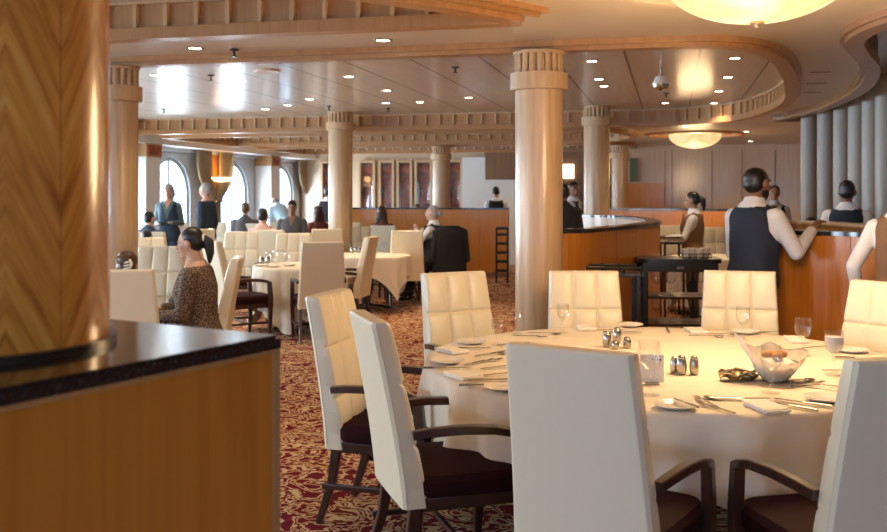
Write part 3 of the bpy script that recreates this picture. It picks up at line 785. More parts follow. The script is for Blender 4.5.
far(383, 225.5, 20, 'plain cream chair with the long-haired woman, at the far table')
far(374, 236.5, -80, 'side-on cream chair leaning right, left of the far table with glasses')
far(407, 230.5, -4, 'plain cream chair back in the middle distance, left of the black jacket', 13.2)
far(427, 228, -78, 'side-on cream chair in which the grey-haired woman sits', 14.3)
far(449, 225.5, -20, 'cream chair back wearing a black jacket', 13.9)
far(667, 223, 175, 'cream chair left of the waitress with the tray', 15.5)
far(709, 224, 185, 'cream chair right behind the waitress with the tray', 14.6)
far(178, 221, 185, 'white chair back below the standing woman by the window')
far(306, 219, 190, 'white chair beside the stooping man by the windows')
far(281, 222, 0, 'white chair back holding the dark-haired guest in pink')
far(350, 218, 190, 'white chair far behind the column among the chairs')
far(200, 229, -30, 'white chair half hidden behind the knot of black hair')

# ================================================================ TABLES
def tablecloth(cx, cy, r, z, half, rot, folds, seed, minz=.03, even=None):
    rnd = random.Random(seed); ph = [rnd.random()*6.28 for _ in range(6)]
    bm = B(); n = 220; R = []; center = bm.verts.new((0, 0, z))
    for rr in (.25, .5, .75, .9, .97, 1.0): R.append([bm.verts.new((rr*r*cos(2*pi*k/n), rr*r*sin(2*pi*k/n), z)) for k in range(n)])
    m = 22
    for j in range(1, m+1):
        ring = []
        for k in range(n):
            t = 2*pi*k/n; q = t-rot; e = half/max(abs(cos(q)), abs(sin(q))); drop = min(max(e-r, .05), z-minz) if even is None else even+.06*cos(4*q)+.012*sin(7*q)
            s = j/m; d = drop*s
            w = ((1-abs(sin(folds*.5*t+ph[0]))*2)*.5+sin((folds*.61)*t+ph[1])*.3+.35*sin((folds*1.7)*t+ph[2]))
            amp = (.030*(d/.3)**1.1*min(1, drop/.35) if even is None else .075*(d/.3)**.8) if d > 0 else 0
            a = min(1, d/.03)
            rad = r+.010*sin(a*pi/2)+amp*w+.06*d
            ring.append(bm.verts.new((rad*cos(t), rad*sin(t), z-.012*(1-cos(a*pi/2))-max(0, d-.012*a))))
        R.append(ring)
    for k in range(n): bm.faces.new((center, R[0][k], R[0][(k+1) % n]))
    for p, q in zip(R, R[1:]):
        for k in range(n): bm.faces.new((p[k], p[(k+1) % n], q[(k+1) % n], q[k]))
    return bm
def round_table(X, Y, r, tlab, clab, half, rot, folds=19, seed=1, even=None):
    u, v = c2w(X, Y)
    t = thing('round_table', tlab, 'table', (u, v, 0))
    bm = B(); cyl(bm, (0, 0, .71), r-.01, .03, 64); obj('tabletop', bm, 'dark', parent=t, smooth='auto')
    bm = B(); cyl(bm, (0, 0, .05), .06, .66, 20); obj('pedestal', bm, 'black', parent=t, smooth='auto')
    for k in range(4):
        a = k*pi/2+.4; bm = B(); bar(bm, [(0, 0, .08), (r*.35*cos(a), r*.35*sin(a), .05), (r*.55*cos(a), r*.55*sin(a), .02)], .06, .035); obj('foot', bm, 'black', parent=t, smooth='auto')
    o = obj('tablecloth', tablecloth(0, 0, r, .75, half, rot, folds, seed, even=even), 'linen', smooth=True, loc=(u, v, 0)); tag(o, clab, 'tablecloth')
    return u, v
TX, TY, TR = 1.085, 4.64, 1.17
round_table(TX, TY, TR, 'large round front dining table under the cream cloth', 'cream white cloth draped over the large round front table', 1.44, radians(13.5+10), 17, 3, even=.31)
round_table((299-CX)/FOC*11.0, 11.0, .52, 'round middle table at the left under a long cloth', 'long white cloth on the middle table between the plain cream chairs', .98, .9, 11, 5)
round_table((366-CX)/FOC*12.95, 12.95, .60, 'far round table right of the column under a white cloth', 'white cloth on the far table with the small glasses', .84, .2, 13, 8)
round_table((716-CX)/FOC*12.6, 12.6, .6, 'far round table behind the black service table, right of the waitress', 'white cloth on the far table right of the waitress', 1.1, .5, 11, 9)
round_table((272-CX)/FOC*18.0, 18.0, .42, 'distant table among the seated guests by the windows', 'white cloth on the distant table of the guests by the windows', .95, .5, 11, 13)
# -- tableware
TZ = .752
def lay(x, y, z=TZ): return onz(x, y, z)
def goblet_mesh(R=.036, H=.17, bowlh=.095):
    bm = B(); b = H-bowlh
    lathe(bm, [(0, .0), (R*.95, 0), (R*.95, .003), (.012, .008), (.005, .02), (.0045, b-.012), (.012, b), (R*.85, b+.022), (R, b+.05), (R*.93, H), (R*.93-.0012, H), (R-.0014, b+.05), (R*.85-.0014, b+.024), (.010, b+.006), (0, b+.004)], 28)
    return bm
def water_mesh(R=.036, H=.17, bowlh=.095, lvl=.07):
    bm = B(); b = H-bowlh
    lathe(bm, [(0, b+.006), (.010, b+.008), (R*.85-.003, b+.025), (R-.003, b+.05), (R*.96-.003, b+lvl), (0, b+lvl)], 24); return bm
gm = None
def goblet(x, y, label, s=1.0, water=False):
    global gm
    u, v, z = lay(x, y)
    if gm is None: gm = obj('water_goblet', goblet_mesh(), 'glass', smooth='auto'); o = gm
    else: o = gm.copy(); COL.objects.link(o)
    o.location = (u, v, TZ); o.scale = (s, s, s); tag(o, label, 'glass', 'stemmed glasses on the front table')
    if water: 
        w = obj('water', water_mesh(), 'water', parent=o, smooth='auto')
goblet(649, 395, 'tall stemmed glass standing beside the white card, behind the front chair', 1.28)
goblet(771, 393, 'stemmed glass in front of the white napkin basket', 1.15)
goblet(834, 375, 'frosted stemmed glass of iced water right of the napkin basket', 1.18, True)
goblet(803, 356, 'empty stemmed glass behind the napkin basket, toward the right chair', 1.12)
goblet(743, 340, 'stemmed glass before the tufted chair of the waiter side', 1.08)
goblet(563, 333, 'stemmed glass before the chair right of the big column', 1.0)
goblet(517, 334, 'stemmed glass at the foot of the big column, on the table edge', .88)
goblet(497, 345, 'short stemmed glass at the back left of the front table', .85)
def flat(name, bm, m, x, y, a, label, cat, group, z=TZ, sm='auto', s=1):
    u, v, _ = lay(x, y, z); o = obj(name, bm, m, smooth=sm, loc=(u, v, z), rz=yaw(a)); o.scale = (s, s, s); return tag(o, label, cat, group)
def plate_mesh(r=.082):
    bm = B(); lathe(bm, [(0, .003), (r*.55, .003), (r*.62, .004), (r*.98, .014), (r, .016), (r, .018), (r*.96, .017), (r*.62, .008), (r*.55, .006), (0, .006)], 48); return bm
GP = 'white bread plates on the front table'
PL = [(676, 408, 'white bread plate holding a butter knife, at the front edge beside the front chair'), (826, 401, 'white bread plate at the front edge near the right chair'),
      (851, 352, 'white bread plate at the far right of the front table'), (745, 333.5, 'white bread plate before the chair of the waiter side'), (630, 326.5, 'white bread plate at the back of the table, right of the big column'),
      (471, 343.5, 'white bread plate at the back left of the front table'), (447, 363, 'white bread plate at the left edge of the front table, left chairs'), (503, 390, 'white bread plate half hidden by the left side of the front chair')]
for x, y, l in PL: flat('bread_plate', plate_mesh(), 'china', x, y, 0, l, 'plate', GP)
def napkin_mesh(w=.10, l=.16, h=.014):
    bm = B(); nx, ny = 16, 12
    for lay_, (z0, sh) in enumerate(((0, 0), (.006, .006), (.012, -.004))):
        T = {}; rnd = random.Random(lay_)
        for i in range(nx+1):
            for j in range(ny+1):
                x = (-.5+i/nx)*l+sh; y = (-.5+j/ny)*w+sh*.5
                T[i, j] = (bm.verts.new((x, y, z0+.005+.0016*sin(i*.9+lay_)+.001*cos(j*1.1))), bm.verts.new((x, y, z0)))
        for i in range(nx):
            for j in range(ny):
                bm.faces.new([T[a][0] for a in ((i, j), (i+1, j), (i+1, j+1), (i, j+1))]); bm.faces.new([T[a][1] for a in ((i, j), (i, j+1), (i+1, j+1), (i+1, j))])
        for i in range(nx):
            for j in (0, ny): bm.faces.new((T[i, j][0], T[i+1, j][0], T[i+1, j][1], T[i, j][1]))
        for j in range(ny):
            for i in (0, nx): bm.faces.new((T[i, j][0], T[i, j+1][0], T[i, j+1][1], T[i, j][1]))
    return bm
for x, y, a, l in ((766, 409, 78, 'folded white napkin at the front edge of the table, between the cutlery'), (463, 377, 60, 'folded white napkin at the left of the table, before the sideways chair'),
                   (452, 352, 55, 'folded white napkin between the two left bread plates'), (586, 329, 90, 'folded white napkin before the chair right of the big column'), (696, 332, 90, 'folded white napkin at the back of the table in the middle'),
                   (796, 341, 100, 'folded white napkin at the back right of the table'), (868, 364, 110, 'folded white napkin at the right edge of the table, before the right chair')):
    flat('folded_napkin', napkin_mesh(), 'napkin', x, y, a, l, 'napkin', 'folded white napkins on the front table')
def knife_mesh():
    bm = B(); bar(bm, [(0, -.11, .006), (0, -.06, .0065), (0, 0, .006)], [.014, .017, .011], [.009, .009, .006]); bar(bm, [(0, 0, .006), (.001, .05, .006), (.002, .10, .006), (.004, .115, .006)], [.012, .020, .018, .004], [.003, .002, .002, .001]); return bm
def fork_mesh():
    bm = B(); bar(bm, [(0, -.10, .004), (0, -.04, .006), (0, .03, .008), (0, .045, .007)], [.014, .008, .006, .022], [.004, .004, .004, .003])
    for k in range(4): x = (-1.5+k)*.0068; bar(bm, [(x, .043, .007), (x, .065, .004), (x, .10, .008)], [.005, .0042, .002], [.003, .002, .002])
    return bm
def spoon_mesh():
    bm = B(); bar(bm, [(0, -.10, .004), (0, -.04, .007), (0, .04, .008)], [.014, .008, .006], [.004, .004, .003]); ell(bm, (0, .065, .006), (.019, .03, .005)); return bm
mk = {'dinner_knife': knife_mesh, 'dinner_fork': fork_mesh, 'spoon': spoon_mesh}; proto = {}
def cut(kind, x, y, a, label, s=1, z=TZ):
    u, v, _ = lay(x, y, z)
    if kind not in proto: proto[kind] = o = obj(kind, mk[kind](), 'steel', smooth='auto')
    else: o = proto[kind].copy(); COL.objects.link(o)
    o.location = (u, v, z+.001); o.rotation_euler = (0, 0, yaw(a)); o.scale = (s, s, s)
    tag(o, label, {'dinner_knife': 'knife', 'dinner_fork': 'fork', 'spoon': 'spoon'}[kind], 'steel cutlery on the front table')
K, Fk, Sp = 'dinner_knife', 'dinner_fork', 'spoon'
cut(Fk, 706, 403, -10, 'steel fork right of the front bread plate, tines pointing back')
cut(Fk, 715, 409, -28, 'steel fork overlapping the first, nearer the table edge')
cut(Sp, 728, 400, -70, 'steel spoon lying sideways behind the front folded napkin')
cut(K, 742, 400, 88, 'steel knife lying sideways behind the front folded napkin')
cut(K, 790, 407, -42, 'steel knife slanting right of the front folded napkin')
cut(K, 803, 404, -50, 'second steel knife slanting right of the front folded napkin')
cut(K, 686, 404, -18, 'small butter knife resting on the front bread plate', .75, TZ+.018)
cut(Sp, 797, 382, 70, 'steel spoon between the napkin basket and the iced water glass')
cut(Fk, 808, 385, 62, 'steel fork between the napkin basket and the iced water glass')
cut(K, 826, 391, -55, 'butter knife across the bread plate near the right chair', .8, TZ+.018)
cut(Fk, 817, 386, -65, 'steel fork behind the bread plate near the right chair')
cut(Sp, 845, 372, 100, 'steel spoon right of the iced water glass')
cut(Fk, 820, 348, 80, 'steel fork behind the empty glass on the right')
cut(K, 858, 359, 95, 'steel knife by the far right bread plate')
cut(K, 768, 333, 70, 'steel knife before the chair of the waiter side')
cut(Fk, 722, 335, 120, 'steel fork at the back of the table, left of the waiter side glass')
cut(Sp, 707, 337, 100, 'steel spoon at the back of the table, middle')
cut(K, 668, 331, 10, 'steel knife lying alone at the back of the table')
cut(Fk, 606, 331, 100, 'steel fork beside the back napkin right of the big column')
cut(K, 622, 333, 95, 'steel knife beside the bread plate right of the big column')
cut(Sp, 545, 334, 100, 'steel spoon at the foot of the big column')
cut(Fk, 530, 337, 110, 'steel fork at the back left of the table')
cut(K, 493, 381, 82, 'steel knife in front of the left folded napkin')
cut(K, 485, 386, 84, 'second steel knife in front of the left folded napkin')
cut(Fk, 479, 363, 45, 'steel fork right of the left edge bread plate')
cut(Fk, 487, 362, 50, 'second steel fork right of the left edge bread plate')
cut(Sp, 492, 355, 60, 'steel spoon behind the left forks')
cut(Fk, 500, 368, 65, 'steel fork left of the front chair top')
cut(Sp, 504, 375, 70, 'steel spoon left of the front chair top')
cut(K, 470, 349, 80, 'steel knife between the back left plate and napkin')
cut(K, 447, 369, 88, 'steel knife at the left table edge')
cut(Fk, 505, 352, 50, 'steel fork before the short glass at the back left')
cut(Sp, 515, 345, 70, 'steel spoon before the glass at the foot of the column')
def shaker(x, y, label, h=.075, r=.022, z=TZ):
    u, v, _ = lay(x, y, z)
    t = thing('salt_shaker', label, 'shaker', (u, v, z), 0, 'steel shakers and pots on the front table')
    bm = B(); n = 32; R = []
    for q, w in ((0, .8), (.04, .9), (.3, 1.05), (.55, 1.05), (.8, .88), (.84, .8)):
        R.append([bm.verts.new((r*w*(1+.035*cos(8*2*pi*k/n))*cos(2*pi*k/n), r*w*(1+.035*cos(8*2*pi*k/n))*sin(2*pi*k/n), q*h)) for k in range(n)])
    for p, q in zip(R, R[1:]):
        for k in range(n): bm.faces.new((p[k], p[(k+1) % n], q[(k+1) % n], q[k]))
    bm.faces.new(R[0][::-1]); bm.faces.new(R[-1]); obj('body', bm, 'steel', parent=t, smooth=True)
    bm = B(); lathe(bm, [(r*.8, h*.84), (r*.82, h*.88), (r*.7, h*.95), (r*.35, h), (0, h*1.01)], 24); obj('cap', bm, 'steel', parent=t, smooth=True)
shaker(674, 373, 'fluted steel shaker, leftmost of the three in the table centre', .075, .017)
shaker(681.5, 374.5, 'fluted steel shaker, middle and tallest of the three in the table centre', .086, .021)
shaker(694, 374.5, 'fluted steel shaker, rightmost of the three in the table centre', .084, .020)
shaker(607, 347, 'tall steel pot at the left of the group behind the front chair', .085, .022)
shaker(617, 343, 'tall steel pot at the back of the group behind the front chair', .085, .022)
shaker(615, 349, 'small steel shaker in front of the group behind the front chair', .045, .019)
shaker(627, 348, 'short steel pot at the right of the group behind the front chair', .058, .021)
# card behind the tall glass
u, v, _ = lay(652, 384); t = thing('table_card', 'upright white table card behind the tall glass', 'card', (u, v, TZ), yaw(5))
bm = B(); box(bm, -.050, .050, -.001, .001, .006, .125); obj('card', bm, 'cream', parent=t)
bm = B(); box(bm, -.03, .03, -.012, .012, 0, .008, .002); obj('holder', bm, 'steel', parent=t)
bm = B(); box(bm, .020, .038, -.0016, -.001, .100, .108); box(bm, .0, .006, -.0016, -.001, .103, .109); obj('print', bm, 'black', parent=t)
# bread basket lined with a napkin
u, v, _ = lay(775, 381); t = thing('bread_basket', 'bread basket wrapped in a white napkin with raised corners', 'basket', (u, v, TZ), yaw(-12))
bm = B(); lathe(bm, [(0, .004), (.045, .004), (.05, .02), (.095, .085), (.098, .085), (.054, .018), (.05, 0), (0, 0)], 36); obj('bowl', bm, 'steel', parent=t, smooth='auto')
bm = B(); n = 120; R = []
PK = ((2.75, .115, .085), (.1, .03, .060), (4.5, -.005, .030), (1.3, .05, .03))      # direction, rise, reach of each napkin corner
for j in range(15):
    s = j/14; ring = []
    for k in range(n):
        a = 2*pi*k/n; g = [max(0, cos((a-p[0])/1.0))**5 for p in PK]
        rise = sum(w*p[1] for w, p in zip(g, PK)); reach = sum(w*p[2] for w, p in zip(g, PK))
        rad = .046+.062*min(1, s*1.25)**.8+reach*max(0, s-.45)**1.3*1.6+.006*sin(11*a+2*s)*s
        z = .004+.095*s+rise*max(0, s-.35)**1.2*1.6+.006*sin(7*a)*s
        ring.append(bm.verts.new((rad*cos(a), rad*sin(a), z)))
    R.append(ring)
for p, q in zip(R, R[1:]):
    for k in range(n): bm.faces.new((p[k], p[(k+1) % n], q[(k+1) % n], q[k]))
bmesh.ops.solidify(bm, geom=bm.faces[:], thickness=-.003)
obj('napkin', bm, 'napkin', parent=t, smooth=True)
bm = B(); ell(bm, (0, 0, .065), (.092, .092, .040)); obj('napkin_fill', bm, 'napkin', parent=t, smooth=True)
for i, (x, y, l) in enumerate(((-.02, .01, 'golden bread roll on the left inside the napkin basket'), (.03, .02, 'golden bread roll on the right inside the napkin basket'), (.0, -.03, 'golden bread roll at the front inside the napkin basket'))):
    mt = Matrix.Rotation(TH, 4, 'Z'); p = Vector((u, v, 0))+mt @ Vector((x, y, 0)); bm = B(); ell(bm, (0, 0, 0), (.035, .024, .018), Matrix.Rotation(.7*i, 3, 'Z')); tag(obj('bread_roll', bm, 'bread', smooth=True, loc=(p.x, p.y, TZ+.112)), l, 'bread', 'bread rolls in the basket')
# butter dish
u, v, _ = lay(739, 380); t = thing('butter_dish', 'low folded bronze metal dish left of the napkin basket', 'dish', (u, v, TZ), yaw(84))
bm = B(); n = 24; T = {}
for i in range(n+1):
    for j in range(9):
        x = (-.5+j/8); y = (-.5+i/n)*.17; w = .05*(1-.55*abs(2*(i/n)-1)**2.5)
        T[i, j] = bm.verts.new((x*2*w, y, .006+.030*abs(2*x)**2+.008*sin(i*.55)))
for i in range(n):
    for j in range(8): bm.faces.new((T[i, j], T[i+1, j], T[i+1, j+1], T[i, j+1]))
bmesh.ops.solidify(bm, geom=bm.faces[:], thickness=.002); obj('dish', bm, 'brass', parent=t, smooth=True)
bm = B(); tube(bm, [(0, -.085, .03), (.0, -.02, .05), (0, .05, .034)], [.006, .009, .004], 10); obj('lid_grip', bm, 'brass', parent=t, smooth=True)
bm = B(); ell(bm, (0, .035, .020), (.030, .034, .022)); obj('lid', bm, 'brass', parent=t, smooth=True)

# tableware on farther tables
def smallglass(x, Y, label, z=TZ, h=.15):
    u, v = px(x, Y); o = gm.copy(); COL.objects.link(o); o.location = (u, v, z); o.scale = (h/.17,)*3; tag(o, label, 'glass', 'stemmed glasses on the farther tables')
for x, Y, l in ((268, 10.95, 'stemmed glass on the middle table, left'), (275, 11.2, 'second stemmed glass on the middle table'), (283, 11.0, 'stemmed glass on the middle table, right of centre'), (287, 10.8, 'stemmed glass on the middle table beside the large plain chair'),
                (384, 13.4, 'tall stemmed glass at the right of the far table'), (348, 13.6, 'stemmed glass at the left of the far table')): smallglass(x, Y, l)
def jar(x, Y, l, m='steel', r=.03, h=.08, z=TZ, nm='condiment_pot', g='small pots on the farther tables'):
    u, v = px(x, Y); bm = B(); lathe(bm, [(0, 0), (r*.9, 0), (r, h*.2), (r, h*.7), (r*.7, h*.9), (r*.7, h), (0, h)], 16); tag(obj(nm, bm, m, smooth='auto', loc=(u, v, z)), l, 'pot', g)
for x, Y, l in ((262, 11.2, 'steel pot at the left of the middle table'), (268, 11.3, 'second steel pot on the middle table'), (352, 13.3, 'small steel pot on the far table, left of three'), (356, 13.5, 'small steel pot on the far table, middle of three'), (360, 13.35, 'small steel pot on the far table, right of three')): jar(x, Y, l)
def fplate(x, Y, l):
    u, v = px(x, Y); tag(obj('side_plate', plate_mesh(.09), 'china', smooth='auto', loc=(u, v, TZ)), l, 'plate', 'white plates on the farther tables')
fplate(273, 10.65, 'white plate at the front edge of the middle table'); fplate(289, 10.9, 'white plate on the middle table near the large plain chair'); fplate(372, 13.2, 'white plate at the front edge of the far table'); fplate(261, 10.85, 'white plate at the left edge of the middle table')

# ---- black jacket on the chair
cxx, cyy = (449-CX)/FOC*13.9, 13.9
u, v = c2w(cxx, cyy-.02); bm = B()
loft(bm, [((0, -.02, .42), .27, .10, None), ((0, -.03, .7), .25, .10, None), ((0, -.05, .95), .235, .095, None), ((0, -.06, 1.08), .21, .075, None), ((0, -.06, 1.12), .12, .05, None)], 32, 2.6)
for s in (-1, 1): cap(bm, (s*.22, -.05, 1.02), (s*.27, -.05, .62), .055, .045)
t = obj('jacket', remesh(bm, .012, 3), 'blackcloth', smooth=True, loc=(u, v, 0), rz=yaw(-20)); tag(t, 'black jacket hung over a chair back beside the grey-haired woman', 'jacket')

# ---- service furniture
def service_table(X, Y, w, d, h, label, a=0):
    u, v = c2w(X, Y); t = thing('service_table', label, 'table', (u, v, 0), yaw(a))
    bm = B(); loft(bm, [((0, 0, h-.035), w/2, d/2, None), ((0, 0, h), w/2, d/2, None)], 48, 7); obj('tabletop', bm, 'black', parent=t)
    bm = B(); box(bm, -w/2+.04, w/2-.04, -d/2+.03, d/2-.03, h-.11, h-.035); obj('apron', bm, 'black', parent=t)
    bm = B(); box(bm, -.03, .03, -d/2+.02, -d/2+.03, h-.085, h-.065); obj('handle', bm, 'steel', parent=t)
    for sx in (-1, 1):
        for sy in (-1, 1):
            bm = B(); bar(bm, [(sx*(w/2-.06), sy*(d/2-.05), 0), (sx*(w/2-.06), sy*(d/2-.05), h-.05)], .045, .045); obj('leg', bm, 'black', parent=t)
    for z in (.2, .45, .68):
        bm = B(); box(bm, -w/2+.05, w/2-.05, -d/2+.04, d/2-.04, z, z+.02); obj('shelf', bm, 'dark', parent=t)
    return t
SX, SY = (677-CX)/FOC*8.2, 8.2
service_table(SX, SY, .70, .48, 1.02, 'black service table with shelves between the two back chairs', 6)
def onstand(x, dy, z): 
    Y = SY+dy; return px(x, Y)+(z,)
for i, (x, dy, l) in enumerate(((686, -.13, 'white cup standing first from the left on the black service table'), (692, -.05, 'white cup standing second from the left on the black service table'), (699, -.14, 'white cup standing third from the left on the black service table'), (705, -.04, 'white cup at the right end of the black service table'))):
    t = thing('cup', l, 'cup', onstand(x, dy, 1.02), 0, 'white cups on the service table')
    bm = B(); lathe(bm, [(0, 0), (.024, 0), (.038, .03), (.042, .085), (.039, .085), (.034, .03), (0, .01)], 20); obj('body', bm, 'china', parent=t, smooth='auto')
    bm = B(); tube(bm, [(.033, 0, .055), (.052, 0, .05), (.052, 0, .03), (.032, 0, .022)], .004, 8); obj('handle', bm, 'china', parent=t, smooth=True)
t = thing('cup_caddy', 'dark wire caddy around the cups on the black service table', 'caddy', onstand(695, -.09, 1.02), yaw(6))
bm = B()
for z in (.01, .04):
    for a_, b_ in (((-.12, -.085, z), (.12, -.085, z)), ((.12, -.085, z), (.12, .085, z)), ((.12, .085, z), (-.12, .085, z)), ((-.12, .085, z), (-.12, -.085, z))): tube(bm, [a_, b_], .003, 6)
obj('rail', bm, 'black', parent=t)
bm = B()
for x in (-.12, -.06, 0, .06, .12):
    for y in (-.085, .085): tube(bm, [(x, y, 0), (x, y, .042)], .003, 6)
obj('upright', bm, 'black', parent=t)
rn = random.Random(4); ordn = ['first', 'second', 'third', 'fourth', 'fifth']
for zi, (z, zn) in enumerate(((.22, 'bottom'), (.47, 'middle'), (.70, 'top'))):
    for k in range(4):
        u_, v_ = c2w(SX-.20+.13*k, SY-.10+.02*k); o = gm.copy(); COL.objects.link(o); o.location = (u_, v_, z); tag(o, 'stemmed glass, %s from the left on the %s shelf of the black service table' % (ordn[k], zn), 'glass', 'glasses stored in the service table')
# tray stand
X, Y = (608-CX)/FOC*7.35, 7.35*.99; u, v = c2w(X, Y-.15); t = thing('tray_stand', 'low black tray stand with a railed top against the curved partition', 'stand', (u, v, 0), yaw(4))
bm = B(); box(bm, -.19, .21, -.15, .15, .955, .98, .004); obj('tray', bm, 'black', parent=t)
bm = B()
for y in (-.15, .15): tube(bm, [(-.21, y, 1.02), (.19, y, 1.02)], .010, 8)
for x in (-.21, -.07, .06, .19):
    for y in (-.15, .15): tube(bm, [(x, y, .97), (x, y, 1.035)], .009, 8)
obj('rail', bm, 'black', parent=t)
for sx in (-1, 1):
    for sy in (-1, 1): bm = B(); bar(bm, [(sx*.17, sy*.13, 0), (sx*.17, sy*.13, .96)], .03, .03); obj('leg', bm, 'black', parent=t)
bm = B(); box(bm, -.17, .17, -.12, .12, .5, .52); box(bm, -.17, .17, -.12, .12, .2, .22); obj('shelf', bm, 'black', parent=t)
# high-chair like slatted black stand by the big column
u, v = px(502, 16.9); t = thing('folded_stand', 'folded black slatted stand leaning by the big column', 'stand', (u, v, 0), yaw(10))
for s in (-1, 1): bm = B(); bar(bm, [(s*.10, 0, 0), (s*.10, 0, .98)], .035, .05); obj('upright', bm, 'black', parent=t)
for z in (.2, .36, .52, .68, .84, .95): bm = B(); box(bm, -.10, .10, -.012, .012, z, z+.05); obj('slat', bm, 'black', parent=t)
# small side stand left of the waitress
u, v = px(672, 12.3); t = thing('side_stand', 'small black stand under the tray of the waitress', 'stand', (u, v, 0), yaw(0))
bm = B(); box(bm, -.14, .14, -.15, .15, .93, .96); obj('top', bm, 'black', parent=t)
for sx in (-1, 1):
    for sy in (-1, 1): bm = B(); bar(bm, [(sx*.12, sy*.12, 0), (sx*.12, sy*.12, .93)], .025, .025); obj('leg', bm, 'black', parent=t)

# ================================================================ PEOPLE
def person(name, label, X, Y, a, H=1.75, fem=False, seated=False, skin='skin', hair='hair_black', style='short', top='shirt', vest=None, pants='blackcloth',
           lh=None, rh=None, le=None, re=None, lean=0, headyaw=0, headpitch=0, voxel=.012, beard=False, seat=.5, collar=True, bun=None, fingers=True, zoff=0, wide=1.0):
    """lh/rh: wrist points, le/re: elbows in the person's own frame (x right, y forward, z up)."""
    k = H/1.75; fx = (.88 if fem else 1.0)*wide
    u, v = c2w(X, Y)
    t = thing(name, label, 'person', (u, v, zoff), yaw(a))
    dz = (seat-.87) if seated else 0
    LM = Matrix.Translation((0, 0, (.93+dz)*k)) @ Matrix.Rotation(-radians(lean), 4, 'X') @ Matrix.Translation((0, 0, -(.93+dz)*k))
    def P(x, y, z): return LM @ Vector((x*k, y*k, (z+dz)*k))
    secs = [(.84, .150, .105, 0), (.90, .168, .118, -.01), (.97, .160, .118, 0), (1.08, .140, .105, .01), (1.20, .152, .112, .012), (1.30, .166, .120, .012), (1.38, .174, .110, .0), (1.425, .152, .096, -.01), (1.465, .105, .078, -.014), (1.505, .066, .062, -.016)]
    if fem: secs = [(z, hw*(1.06 if z < 1 else .86), hd*(1.0 if z < 1.15 else 1.08 if z < 1.38 else .95), oy) for z, hw, hd, oy in secs]
    secs = [(z, hw*wide, hd*wide, oy) for z, hw, hd, oy in secs]
    R3 = LM.to_3x3().to_4x4()
    def torso(bm, g, z0=0, z1=9, wf=1):
        loft(bm, [(P(0, oy, z), (hw*wf+g)*k, (hd+g)*k, R3) for z, hw, hd, oy in secs if z0 <= z <= z1], 28, 2.4)
    shx = .178*fx
    sh = {s: P(s*shx, -.005, 1.395) for s in (-1, 1)}
    el = {-1: Vector(le) if le else None, 1: Vector(re) if re else None}; wr = {-1: Vector(lh) if lh else None, 1: Vector(rh) if rh else None}
    for s in (-1, 1):
        if el[s] is None: el[s] = sh[s]+Vector((s*.05, -.03 if not seated else .06, -.28))*k
        if wr[s] is None: wr[s] = el[s]+(Vector((s*-.01, .06, -.25))*k if not seated else Vector((s*-.10, .22, .02))*k)
        d = el[s]-sh[s]; el[s] = sh[s]+d.normalized()*.285*k
        d = wr[s]-el[s]; wr[s] = el[s]+d.normalized()*.255*k
    hip = {s: P(s*.09, 0, .88) for s in (-1, 1)}
    if seated:
        hz = seat*k; kn = {s: Vector((s*.11*k, .42*k, hz+.0)) for s in (-1, 1)}; an = {s: Vector((s*.11*k, .40*k, .09)) for s in (-1, 1)}
        hip = {s: Vector((s*.09*k, 0, hz+.01)) for s in (-1, 1)}
    else:
        kn = {s: Vector((s*.10*k, .01, .49*k)) for s in (-1, 1)}; an = {s: Vector((s*.10*k, -.02, .09)) for s in (-1, 1)}
    # head frame
    nb = P(0, -.015, 1.46); hc = P(0, .02, 1.630)
    HM = Matrix.Translation(hc) @ R3 @ Matrix.Rotation(-radians(headyaw), 4, 'Z') @ Matrix.Rotation(-radians(headpitch), 4, 'X') @ Matrix.Diagonal((k, k, k, 1))
    hs = .95 if fem else 1.0
    def hp(x, y, z): return HM @ Vector((x*hs, y*hs, z*hs))
    hr = HM.to_3x3().normalized()
    def he(bm, c, r, n=18): ell(bm, hp(*c), [q*hs*k for q in r], hr, n)
    bm = B(); torso(bm, 0)
    cap(bm, nb, hp(0, -.012, -.06), .056*k*fx, .052*k*fx)
    he(bm, (0, -.012, .025), (.073, .092, .090)); he(bm, (0, .018, -.035), (.058, .068, .072)); he(bm, (0, .058, -.082), (.030, .024, .022))
    cap(bm, hp(0, .082, .012), hp(0, .106, -.022), .008*k, .013*k, 10); he(bm, (0, .078, -.052), (.026, .014, .014)); he(bm, (0, .070, .028), (.055, .018, .016))
    for s in (-1, 1): he(bm, (s*.080, -.004, -.005), (.010, .018, .031)); he(bm, (s*.035, .055, -.02), (.026, .024, .024))
    for s in (-1, 1):
        cap(bm, sh[s], el[s], .052*k*fx, .040*k*fx); cap(bm, el[s], wr[s], .041*k*fx, .027*k*fx)
        d = (wr[s]-el[s]).normalized(); side = d.cross(Vector((0, 0, 1)))
        if side.length < .2: side = Vector((0, 1, 0))*-s
        side = side.normalized(); nrm = side.cross(d).normalized()
        pc_ = wr[s]+d*.05*k
        rot = Matrix((side, d, nrm)).transposed()
        ell(bm, pc_, (.040*k*fx, .052*k, .017*k), rot)
        if fingers:
            for q, (o, ln) in enumerate(((-.028, .062), (-.010, .074), (.009, .070), (.027, .056))):
                b0 = pc_+side*o*k*fx+d*.040*k; m1 = b0+d*ln*.5*k-nrm*.012*k; m2 = m1+d*ln*.36*k-nrm*.028*k
                fr_ = max(.0085*k*fx, voxel*.72); cap(bm, b0, m1, fr_, fr_*.95, 8, 3); cap(bm, m1, m2, fr_*.95, fr_*.82, 8, 3)
            b0 = wr[s]+d*.02*k+side*(-s)*.028*k*fx; m1 = b0+(d*.6-side*s*.55).normalized()*.042*k-nrm*.01*k; m2 = m1+(d*.9-side*s*.15).normalized()*.032*k-nrm*.012*k
            cap(bm, b0, m1, .0125*k*fx, .011*k*fx, 8, 3); cap(bm, m1, m2, .011*k*fx, .009*k*fx, 8, 3)
